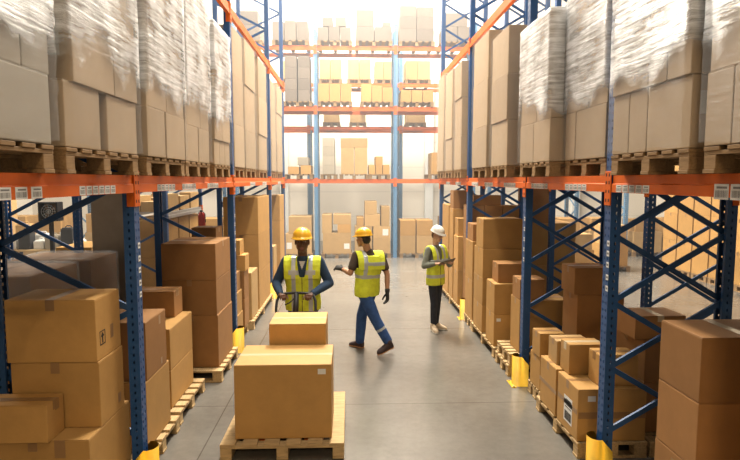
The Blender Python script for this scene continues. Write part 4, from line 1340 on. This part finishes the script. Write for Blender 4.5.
def figure(label, loc, rotz, J, skin, hair, shirt, trousers, vest_bands, hat, shoes, long_sleeve, female=False, gloves=(), group=None, hem=None, knee_band=None):
    """J: joints in body space, facing -y, +x to the viewer's right-hand side when seen from ahead"""
    f = 0.90 if female else 1.06
    Rm = Euler(J['head_rot']).to_matrix()
    sides = ('r', 'l')
    hip_mid = (V(*J['hip_r']) + V(*J['hip_l'])) / 2
    sh_mid = (V(*J['sh_r']) + V(*J['sh_l'])) / 2
    ax = (V(*J['sh_l']) - V(*J['sh_r'])).normalized()
    hx = (V(*J['hip_l']) - V(*J['hip_r'])).normalized()
    up = (sh_mid - hip_mid).normalized()
    fw = up.cross(ax).normalized()                # points backwards
    hf = up.cross(hx).normalized()
    shw = (V(*J['sh_l']) - V(*J['sh_r'])).length / 2
    H = (sh_mid - hip_mid).length
    chest_d = 0.112 * f
    def torso(bl, grow, t0, t1, gx=0.0):
        prof = [(-0.30, 0.150, 0.108), (-0.16, 0.150, 0.108), (0.0, 0.158, 0.112), (0.18, 0.148, 0.106), (0.38, 0.140, 0.101), (0.58, 0.158, 0.112), (0.78, 0.172, 0.116), (0.90, 0.168, 0.105), (0.98, 0.140, 0.082), (1.05, 0.085, 0.062)]
        rs = []
        ts = [t0] + [p[0] for p in prof if t0 < p[0] < t1] + [t1]
        for t in ts:
            for (ta, wa, da), (tb, wb, db) in zip(prof, prof[1:]):
                if ta <= t <= tb:
                    k = (t - ta) / (tb - ta)
                    w, d = wa + (wb - wa) * k, da + (db - da) * k
            k = min(max(t, 0), 1)
            x_ = (hx * (1 - k) + ax * k).normalized()
            y_ = (hf * (1 - k) + fw * k).normalized()
            rs.append((hip_mid + up * H * t, x_ * (w * f + grow + gx), y_ * (d * f + grow)))
        bl.rings(rs, 24, 0.86)
    # --- body: one skin from crown to ankles
    bl = Blob()
    c = V(*J['head'])
    hs = J.get('hs', 1.0)
    pick = head(bl, c, Rm, sh_mid + up * 0.01, hs)
    torso(bl, -0.018, -0.1, 1.04)
    for s in sides:
        sg = -1 if s == 'r' else 1
        sh, el, wr = V(*J['sh_' + s]), V(*J['el_' + s]), V(*J['wr_' + s])
        bl.chain([(sh, 0.046 * f), (el, 0.037 * f), (lerp(el, wr, 0.35), 0.037 * f), (wr, 0.026 * f)])
        hand(bl, wr, J['hd_' + s], J['pn_' + s], J.get('th_' + s, -sg), J.get('cu_' + s, 0.5), 0, f)
        hp, kn, an = V(*J['hip_' + s]), V(*J['kn_' + s]), V(*J['an_' + s])
        bl.chain([(hp, 0.075 * f), (kn, 0.048 * f), (lerp(kn, an, 0.3), 0.048 * f), (an, 0.034 * f)])
        ft = V(*J['toe_' + s])
        bl.cap(an, 0.03, lerp(an, ft, 0.7), 0.022)
    body = link('person', bl.mesh('person', 0.0058, [skin, 'eye_white', 'eye_dark', 'lips', hair], lambda co, n: pick(co), 3), None, loc, rotz)
    tag(body, label, 'person', group)
    # --- hair under the hat
    hb = Blob()
    Ri = Rm.inverted()
    g = hs
    hb.ell(c + Rm @ V(0, 0.016, 0.036), (0.080 * g, 0.097 * g, 0.088 * g), Rm)
    hb.ell(c + Rm @ V(0, 0.045, -0.01), (0.072 * g, 0.068 * g, (0.075 if not female else 0.095) * g), Rm)
    hm = hb.mesh('hair', 0.008, [hair], None, 2)
    bm = bmesh.new(); bm.from_mesh(hm)
    # clear the face: cut the cap away in front of the ears and below the hat line
    kill = []
    for v in bm.verts:
        q = Ri @ (v.co - c)
        if (q.y < 0.0 and q.z < 0.07 * hs) or (q.y < 0.035 and q.z < -0.02):
            kill.append(v)
    bmesh.ops.delete(bm, geom=kill, context='VERTS')
    bm.to_mesh(hm); bm.free()
    link('hair', hm, body)
    hard_hat(body, c, Rm, hat, hs)
    # --- shirt
    sb = Blob()
    torso(sb, 0.0, 0.02, 1.03)
    sb.cap(sh_mid + up * 0.015, 0.066 * f, sh_mid + up * 0.045 - fw * 0.006, 0.063 * f)
    for s in sides:
        sh, el, wr = V(*J['sh_' + s]), V(*J['el_' + s]), V(*J['wr_' + s])
        sb.cap(sh_mid + (sh - sh_mid) * 0.55, 0.066 * f, sh, 0.062 * f)
        if long_sleeve:
            sb.chain([(sh, 0.064 * f), (el, 0.056 * f), (lerp(el, wr, 0.4), 0.052 * f), (lerp(el, wr, 0.90), 0.039 * f)])
        else:
            e2 = lerp(sh, el, 0.72)
            sb.chain([(sh, 0.062 * f), (lerp(sh, e2, 0.6), 0.060 * f), (lerp(sh, e2, 0.9), 0.059 * f)])
    def shirt_pick(co, n):
        q = co - sh_mid
        return 1 if (q.dot(fw) < -0.03 and abs(q.dot(ax)) < 0.034 * (1 + q.dot(up) / 0.08) and -0.08 < q.dot(up) < 0.012) else 0
    link('shirt', sb.mesh('shirt', 0.0085, [shirt, 'white_shirt'], shirt_pick if J.get('undershirt') else None, 4), body)
    # --- hi-vis vest: a tube up to the arm holes, two panels over the shoulders
    vb = Blob()
    lo = -0.16 if hem is None else hem
    gx = J.get('gx', 0.012)
    torso(vb, 0.022, lo, 0.66, gx)
    for sg in (-1, 1):
        rs = []
        for k in range(11):
            a = PI * k / 10.0                     # from the chest over the shoulder to the back
            yy = -math.cos(a) * (chest_d + 0.016)
            zz = math.sin(a) ** 0.8
            hgt = H * (0.62 + 0.40 * zz) + 0.045 * zz
            off = ax * sg * ((0.094 + 0.024 * zz) * f + gx * 0.6)
            wid = (0.078 - 0.014 * zz) * f + gx * 0.4
            tang_n = (fw * (-math.cos(a)) + up * math.sin(a) * 0.9).normalized()
            rs.append((hip_mid + up * hgt + fw * yy + off, ax * wid, tang_n * 0.017))
        vb.rings(rs, 16, 0.7)
    # yoke across the back
    vb.rings([(hip_mid + up * H * (0.62 + 0.10 * k) + fw * (chest_d * f + 0.010 - 0.014 * max(0, k - 2)), ax * (0.155 - 0.012 * k) * f, fw * 0.020) for k in range(5)], 16, 0.7)
    def vest_pick(co, n):
        q = co - hip_mid
        return vest_bands(q.dot(ax) / f, q.dot(up) / H, q.dot(fw))
    link('safety_vest', vb.mesh('safety_vest', 0.0085, ['vest', 'reflective', 'ink', shirt], vest_pick, 3), body)
    # --- trousers
    tb = Blob()
    tb.rings([(hip_mid + up * 0.09, hx * 0.150 * f, hf * 0.108 * f), (hip_mid, hx * 0.165 * f, hf * 0.118 * f), (hip_mid - up * 0.09, hx * 0.150 * f, hf * 0.105 * f)], 20)
    for s in sides:
        hp, kn, an = V(*J['hip_' + s]), V(*J['kn_' + s]), V(*J['an_' + s])
        g = 0.82 if female else 1.12
        tb.chain([(hp, 0.090 * g), (lerp(hp, kn, 0.5), 0.084 * g), (kn, 0.070 * g), (lerp(kn, an, 0.35), 0.068 * g), (lerp(kn, an, 0.93), 0.060 * g)])
    def tr_pick(co, n):
        if knee_band:
            s = knee_band
            a, b_ = V(*J['kn_' + s]), V(*J['an_' + s])
            t = (co - a).dot(b_ - a) / (b_ - a).length_squared
            other = 'l' if s == 'r' else 'r'
            mid = lerp(a, b_, t)
            if 0.36 < t < 0.46 and (co - mid).length < 0.1:
                return 1
        return 0
    link('trousers', tb.mesh('trousers', 0.0095, [trousers, 'reflective'], tr_pick, 5), body)
    for s in sides:
        shoe(body, J['heel_' + s], J['toe_' + s], J.get('sup_' + s, (0, 0, 1)), shoes[0], shoes[1], 0.047 * f)
    for s in gloves:
        gb = Blob()
        sg = -1 if s == 'r' else 1
        wr, el = V(*J['wr_' + s]), V(*J['el_' + s])
        hand(gb, wr, J['hd_' + s], J['pn_' + s], J.get('th_' + s, -sg), J.get('cu_' + s, 0.5), 0.0035, f)
        gb.cap(lerp(wr, el, 0.10), 0.035 * f, wr, 0.032 * f)
        link('glove', gb.mesh('glove', 0.005, ['glove'], None, 2), body)
    return body

# the man behind the pallet truck faces the camera
def bands_front(x, t, y):
    if y < 0:
        if abs(x) < 0.006 and t < 0.72:
            return 2
        if 0.075 < abs(x) < 0.125:
            return 1
        if 0.73 < t < 0.83 and 0.03 < abs(x) < 0.16:
            return 1
    else:
        if 0.075 < abs(x) < 0.125 or 0.3 < t < 0.4:
            return 1
    return 0
W1 = (-0.60, 7.02, 0)
figure('man in yellow hard hat and navy shirt pushing the pallet truck towards the camera', W1, 0.0, dict(
    hs=1.12, gx=0.042, head=(0.0, -0.04, 1.675), head_rot=(-0.04, 0, 0.02),
    sh_r=(-0.205, 0.0, 1.43), sh_l=(0.205, 0.0, 1.43), el_r=(-0.335, 0.0, 1.15), el_l=(0.335, 0.0, 1.15),
    wr_r=(-0.245, -0.30, 1.065), wr_l=(0.125, -0.30, 1.065),
    hd_r=(0.35, -0.9, 0.12), hd_l=(-0.20, -0.95, 0.12), pn_r=(0.1, -0.1, -1), pn_l=(-0.1, -0.1, -1), cu_r=1.05, cu_l=1.05, th_r=1, th_l=-1,
    hip_r=(-0.09, 0.02, 0.90), hip_l=(0.09, 0.02, 0.90), kn_r=(-0.11, -0.04, 0.49), kn_l=(0.11, 0.06, 0.49),
    an_r=(-0.11, 0.05, 0.09), an_l=(0.12, 0.26, 0.10), heel_r=(-0.11, 0.10, 0.0), toe_r=(-0.13, -0.16, 0.0), heel_l=(0.12, 0.31, 0.0), toe_l=(0.15, 0.05, 0.0), undershirt=True),
    'skin_dark', 'hair_black', 'navy', 'jeans', bands_front, 'hat_yellow', ('shoe_dark', 'rubber'), True, hem=-0.16)

# the man walking away across the aisle, pointing ahead
def bands_back(x, t, y):
    if y > 0.0:
        if 0.74 < t < 0.84 and x < 0.075:
            return 1
        if 0.065 < x < 0.118 and t > 0.36:
            return 1
    if 0.36 < t < 0.46:
        return 1
    if y <= 0 and 0.065 < abs(x) < 0.118 and t > 0.36:
        return 1
    return 0
W2 = (0.30, 7.86, 0)

figure('man in yellow hard hat and dark tee shirt walking across the aisle, arm out', W2, 0.0, dict(
    hs=0.98, gx=0.02, head=(-0.115, 0.02, 1.62), head_rot=(0.08, 0, -2.15),
    sh_l=(-0.215, -0.07, 1.395), sh_r=(0.135, 0.07, 1.38), el_l=(-0.30, -0.13, 1.155), wr_l=(-0.42, 0.06, 1.19),
    hd_l=(-0.75, 0.62, 0.10), pn_l=(0.45, 0.45, -0.75), cu_l=0.45,
    el_r=(0.225, 0.03, 1.11), wr_r=(0.225, -0.03, 0.87), hd_r=(0.04, -0.10, -1), pn_r=(-0.93, -0.35, 0), cu_r=0.4,
    hip_l=(-0.124, -0.064, 0.90), hip_r=(0.004, 0.064, 0.90),
    kn_r=(-0.135, 0.15, 0.49), an_r=(-0.165, 0.17, 0.09), heel_r=(-0.12, 0.15, 0.0), toe_r=(-0.31, 0.29, 0.0),
    kn_l=(0.055, -0.10, 0.485), an_l=(0.235, -0.13, 0.165), heel_l=(0.30, -0.10, 0.085), toe_l=(0.085, -0.19, 0.008), sup_l=(0.35, -0.05, 0.9)),
    'skin_tan', 'hair_black', 'tee', 'jeans', bands_back, 'hat_yellow', ('shoe_dark', 'sole_tan'), False, gloves=('l', 'r'), hem=-0.17, knee_band='l')

def bands_woman(x, t, y):
    if 0.58 < t < 0.70 or 0.06 < t < 0.17:
        return 1
    if 0.06 < abs(x) < 0.11 and t > 0.62:
        return 1
    if y < 0 and abs(x) < 0.006:
        return 2
    return 0
W3 = (1.385, 8.96, 0)
figure('woman in white hard hat and hi-vis vest standing beside the rack with a tablet', W3, 0.0, dict(
    hs=0.90, head=(0.02, -0.035, 1.575), head_rot=(0.32, 0, 0.72),
    sh_r=(-0.13, -0.095, 1.335), sh_l=(0.13, 0.095, 1.335), el_r=(-0.205, -0.15, 1.085), el_l=(0.235, 0.06, 1.075),
    wr_r=(-0.045, -0.265, 1.135), wr_l=(0.225, -0.15, 1.125),
    hd_r=(0.85, -0.15, 0.10), pn_r=(0.05, 0.15, -1), cu_r=0.35, hd_l=(-0.35, -0.75, 0.15), pn_l=(-0.1, 0.15, 1), cu_l=0.5,
    hip_r=(-0.062, -0.048, 0.85), hip_l=(0.062, 0.048, 0.85), kn_r=(-0.035, -0.085, 0.46), kn_l=(0.035, 0.0, 0.46),
    an_r=(-0.035, -0.05, 0.085), an_l=(0.02, 0.06, 0.085), heel_r=(-0.05, -0.02, 0), toe_r=(-0.005, -0.245, 0), heel_l=(-0.01, 0.075, 0), toe_l=(0.19, -0.03, 0)),
    'skin_fair', 'hair_brown', 'grey_shirt', 'dark_jeans', bands_woman, 'hat_white', ('shoe_beige', 'sole_white'), True, female=True, hem=-0.19)
# the tablet she reads
n = Vector((-0.30, 0.38, 0.87)).normalized()
u = Vector((0.93, 0.15, 0.33)); u = (u - n * u.dot(n)).normalized()
v = n.cross(u)
t = MB()
t.box(-0.13, 0.13, -0.092, 0.092, -0.006, 0.004, 'dark_plastic', 0.003, 2)
o = t.build('tablet')
s_ = MB(); s_.box(-0.118, 0.118, -0.080, 0.080, 0.0042, 0.0052, 'screen'); s_.build('screen', o)
o.matrix_world = Matrix(((u.x, v.x, n.x, W3[0] + 0.135), (u.y, v.y, n.y, W3[1] - 0.275), (u.z, v.z, n.z, 1.165), (0, 0, 0, 1)))
tag(o, 'thin black tablet held by the woman in the white hard hat', 'tablet')
# ------------------------------------------------------------------ the pallet truck and its load
TRX = -0.65
truck = empty('pallet_truck', (TRX, 6.17, 0))
tag(truck, 'orange hand pallet truck with a black loop handle, carrying the two cartons', 'pallet truck')
for s in (-1, 1):
    m = MB()
    prof = [(-0.085, 0.052), (0.085, 0.052), (0.085, 0.102), (0.06, 0.109), (-0.06, 0.109), (-0.085, 0.102)]
    m.prism([(x + s * 0.26 + 0.05, z) for x, z in prof], -1.26, 0.02, 'truck_orange')
    m.build('fork', truck)
    w = MB()
    w.lathe([(0.020, -0.03), (0.025, -0.024), (0.025, 0.024), (0.020, 0.03)], (s * 0.26 + 0.05, -1.15, 0.026), 'rubber', 16, 'X')
    w.build('load_wheel', truck)
m = MB()
m.box(-0.36, 0.36, 0.021, 0.06, 0.085, 0.30, 'truck_orange', 0.012)
m.box(-0.13, 0.13, 0.061, 0.21, 0.20, 0.36, 'truck_orange', 0.02)
m.lathe([(0.075, 0.20), (0.075, 0.46), (0.06, 0.47), (0.045, 0.475), (0.045, 0.56)], (0, 0.135, 0), 'truck_orange', 18)
m.build('pump_body', truck)
for s in (-1, 1):
    w = MB()
    w.lathe([(0.085, -0.025), (0.095, -0.018), (0.095, 0.018), (0.085, 0.025)], (s * 0.05, 0.135, 0.096), 'rubber', 20, 'X')
    w.build('steer_wheel', truck)
h = MB()
def hp(x, z):                                    # the handle plane leans back towards the man
    return Vector((x, 0.16 + (z - 0.50) * 0.62, z))
h.tube([hp(0, 0.50), hp(0, 0.80)], 0.026, 'truck_orange', 12)
h.box(-0.09, 0.09, hp(0, 0.82).y - 0.03, hp(0, 0.82).y + 0.03, 0.795, 0.84, 'truck_orange', 0.01)
h.build('handle_stem', truck)
lp = MB()
loop = []
W_, ZB, ZT = 0.235, 0.84, 1.085
pts = [(-W_ + 0.05, ZB), (W_ - 0.05, ZB), (W_ - 0.012, ZB + 0.02), (W_, ZB + 0.07), (W_ - 0.005, ZT - 0.08), (W_ - 0.03, ZT - 0.02), (W_ - 0.09, ZT), (0, ZT + 0.008), (-W_ + 0.09, ZT), (-W_ + 0.03, ZT - 0.02), (-W_ + 0.005, ZT - 0.08), (-W_, ZB + 0.07), (-W_ + 0.012, ZB + 0.02)]
lp.tube([hp(x, z) for x, z in pts], 0.0165, 'rubber', 12, True)
lp.tube([hp(0, ZB), hp(0, ZT)], [0.036, 0.030], 'rubber', 12)
lp.tube([hp(-0.02, ZT - 0.05), hp(-0.08, ZT - 0.10), hp(-0.13, ZT - 0.12)], 0.008, 'rubber', 8)
lp.build('handle_loop', truck)

pallet(-0.60, 5.325, 0.012, 1.08, 1.20, 'wooden pallet on the truck forks in the middle of the aisle', None, 0, True, 'wood_pale')
PT = 0.012 + 0.145
carton(-1.03, -0.165, 4.82, 5.43, PT, 0.83, 'large brown carton with a small white sticker on the pallet truck', None, 'kraft', 'x', 'tape_clear', [('label', 'f', 0.90, 0.905, 0.07, 0.048)])
carton(-0.81, -0.24, 5.46, 5.97, PT, 0.62, 'carton hidden under the small one, behind the large truck carton', None, 'kraft', 'x', 'tape_clear')
carton(-0.81, -0.24, 5.46, 5.97, 0.62, 1.03, 'smaller brown carton behind the large one, before the truck handle', None, 'kraft', 'x', 'tape_clear')

# ------------------------------------------------------------------ things in the aisle behind the truck-side rack
bench = empty('workbench', (-6.9, 13.0, 0))
tag(bench, 'cluttered workbench in the aisle behind the truck-side rack', 'table')
m = MB(); m.box(-0.9, 0.9, -0.4, 0.4, 0.86, 0.90, 'wood_pale', 0.004); m.build('bench_top', bench)
for sx in (-1, 1):
    for sy in (-1, 1):
        m = MB(); m.box(sx * 0.82 - 0.03, sx * 0.82 + 0.03, sy * 0.33 - 0.03, sy * 0.33 + 0.03, 0, 0.859, 'blue', 0.003, 1); m.build('leg', bench)
m = MB(); m.box(-0.82, 0.82, -0.30, 0.30, 0.25, 0.275, 'wood'); m.build('lower_shelf', bench)
for i, (x, y, w, hh, mt) in enumerate([(-7.62, 12.85, 0.30, 0.22, 'paper'), (-7.27, 12.80, 0.26, 0.40, 'dark_plastic'), (-6.98, 12.85, 0.24, 0.18, 'paper'), (-6.68, 12.8, 0.28, 0.30, 'white_card'),
                                       (-6.36, 12.85, 0.26, 0.46, 'dark_plastic'), (-6.10, 12.8, 0.20, 0.2, 'paper'), (-7.5, 13.18, 0.34, 0.52, 'kraft_pale'), (-7.1, 13.18, 0.3, 0.3, 'paper'), (-6.5, 13.18, 0.36, 0.36, 'paper')]):
    m = MB()
    m.box(-w / 2, w / 2, -0.12, 0.12, 0, hh, mt, 0.02)
    m.box(-w / 2 + 0.02, w / 2 - 0.02, -0.10, 0.10, hh * 0.999, hh + 0.02, mt, 0.008, 1)
    m.tube([(-w * 0.3, 0, hh + 0.015), (-w * 0.15, 0, hh + 0.06), (w * 0.15, 0, hh + 0.06), (w * 0.3, 0, hh + 0.015)], 0.012, mt, 6)
    o = m.build('packet', None, (x, y, 0.9015))
    kind_ = {'dark_plastic': 'black', 'kraft_pale': 'brown'}.get(mt, 'pale')
    tag(o, 'small %s packet on the workbench behind the truck-side rack' % kind_, 'packet', '%s packets on the workbench' % kind_)
# drum fan on a stand
fan = empty('drum_fan', (-5.35, 10.2, 0))
tag(fan, 'dark square fan on a stand in the aisle behind the truck-side rack', 'fan')
m = MB()
m.box(-0.03, 0.03, -0.03, 0.03, 0.02, 1.72, 'dark_plastic', 0.004)
m.box(-0.28, 0.28, -0.22, 0.22, 0, 0.02, 'dark_plastic', 0.004); m.build('stand', fan)
m = MB()
for (a, b_, c, d) in ((-0.17, -0.14, 1.721, 2.06), (0.14, 0.17, 1.721, 2.06)):
    m.box(a, b_, -0.1, 0.1, c, d, 'dark_plastic', 0.004)
m.box(-0.14, 0.14, -0.1, 0.1, 1.721, 1.75, 'dark_plastic', 0.004); m.box(-0.14, 0.14, -0.1, 0.1, 2.03, 2.06, 'dark_plastic', 0.004)
m.box(-0.14, 0.14, 0.07, 0.09, 1.75, 2.03, 'kraft_dark'); m.build('housing', fan)
m = MB()
for r_ in (0.04, 0.08, 0.12):
    m.tube([(r_ * math.cos(k * PI / 10), -0.085, 1.89 + r_ * math.sin(k * PI / 10)) for k in range(20)], 0.004, 'steel', 6, True)
for k in range(6):
    a = k * PI / 6
    m.tube([(-0.13 * math.cos(a), -0.08, 1.89 - 0.13 * math.sin(a)), (0.13 * math.cos(a), -0.08, 1.89 + 0.13 * math.sin(a))], 0.003, 'steel', 6)
m.build('grille', fan)
m = MB()
for k in range(4):
    a = k * PI / 2
    vs = m.box(-0.03, 0.03, -0.003, 0.003, 0.02, 0.12, 'dark_plastic', rot=Matrix.Rotation(0.5, 3, 'Z'))
    bmesh.ops.rotate(m.bm, verts=vs, cent=(0, 0, 0), matrix=Matrix.Rotation(a, 3, 'Y'))
m.lathe([(0.025, -0.02), (0.025, 0.02)], (0, 0, 0), 'dark_plastic', 12, 'Y')
m.build('blade', fan, (0, -0.02, 1.89))
# light-brown columns along the far side of that aisle
for c in range(4):
    y0 = 11.2 + c * 1.0
    pallet(-9.2, y0 + 0.4, 0, 1.0, 0.84, 'pallet under the tan columns past the workbench', 'pallets past the workbench', 0, False)
    for t in range(3):
        C(-9.7, -8.72, y0, y0 + 0.8, PZ + t * 0.74, PZ + (t + 1) * 0.74, '%s carton up in the %s tan column past the workbench' % (ORD[t + 1], ORD[c + 1]), 'kraft_pale', 'x', 'tape', 'cartons past the workbench')
# red extinguisher beside the low shelf behind
ext = empty('fire_extinguisher', (-3.52, 13.4, 0))
tag(ext, 'red fire extinguisher standing behind the truck-side rack', 'extinguisher')
m = MB(); m.lathe([(0.2, 0), (0.2, 0.05), (0.06, 0.09), (0.05, 1.20), (0.03, 1.22)][0:5], (0, 0, 0), 'steel', 16)
m.build('stand', ext)
m = MB(); m.lathe([(0.07, 1.221), (0.085, 1.24), (0.085, 1.62), (0.05, 1.68), (0.03, 1.70)], (0, 0, 0), 'red', 18); m.build('cylinder', ext)
m = MB(); m.box(-0.02, 0.02, -0.09, 0.05, 1.701, 1.74, 'dark_plastic', 0.005); m.tube([(0.02, -0.05, 1.72), (0.09, -0.06, 1.66), (0.10, -0.05, 1.45)], 0.012, 'rubber', 8); m.build('valve', ext)
# ------------------------------------------------------------------ camera, world, exposure
cam = bpy.data.cameras.new('camera')
cam.sensor_fit = 'HORIZONTAL'
cam.sensor_width = 36.0
cam.lens = 36.0 * 560 / 740
cam.clip_end = 200
co = bpy.data.objects.new('camera', cam)
COL.objects.link(co)
co.location = (0, 0, 2.45)
pitch = math.atan(50 / 560.0)
yaw = math.atan(20 / (560.0 / math.cos(pitch)))
co.rotation_euler = (PI / 2 - pitch, 0, -yaw)
SC.camera = co

w = bpy.data.worlds.new('world')
SC.world = w
w.use_nodes = True
bg = w.node_tree.nodes['Background']
bg.inputs[0].default_value = (1.0, 0.93, 0.82, 1)
bg.inputs[1].default_value = 0.25

# dusty air hanging over the far half of the warehouse
wn = w.node_tree
vol = wn.nodes.new('ShaderNodeVolumeScatter')
vol.inputs['Anisotropy'].default_value = 0.25
vol.inputs['Color'].default_value = (0.96, 0.97, 1.0, 1)
geo = wn.nodes.new('ShaderNodeNewGeometry')
sep = wn.nodes.new('ShaderNodeSeparateXYZ')
den = wn.nodes.new('ShaderNodeMapRange')
den.interpolation_type = 'SMOOTHSTEP'
den.inputs['From Min'].default_value = 6.5
den.inputs['From Max'].default_value = 11.0
den.inputs['To Min'].default_value = 0.0
den.inputs['To Max'].default_value = 0.014
wn.links.new(geo.outputs['Position'], sep.inputs[0])
wn.links.new(sep.outputs['Y'], den.inputs['Value'])
wn.links.new(den.outputs['Result'], vol.inputs['Density'])
wn.links.new(vol.outputs[0], wn.nodes['World Output'].inputs['Volume'])
w.cycles.volume_step_size = 5.0

vs_ = SC.view_settings
vs_.view_transform = 'Standard'
vs_.look = 'None'
vs_.gamma = 1.0
vs_.use_curve_mapping = False
vs_.exposure = -0.15
SC.cycles.max_bounces = 8
SC.cycles.diffuse_bounces = 1
SC.cycles.transparent_max_bounces = 24
SC.cycles.sample_clamp_indirect = 6.0
SC.cycles.use_denoising = True
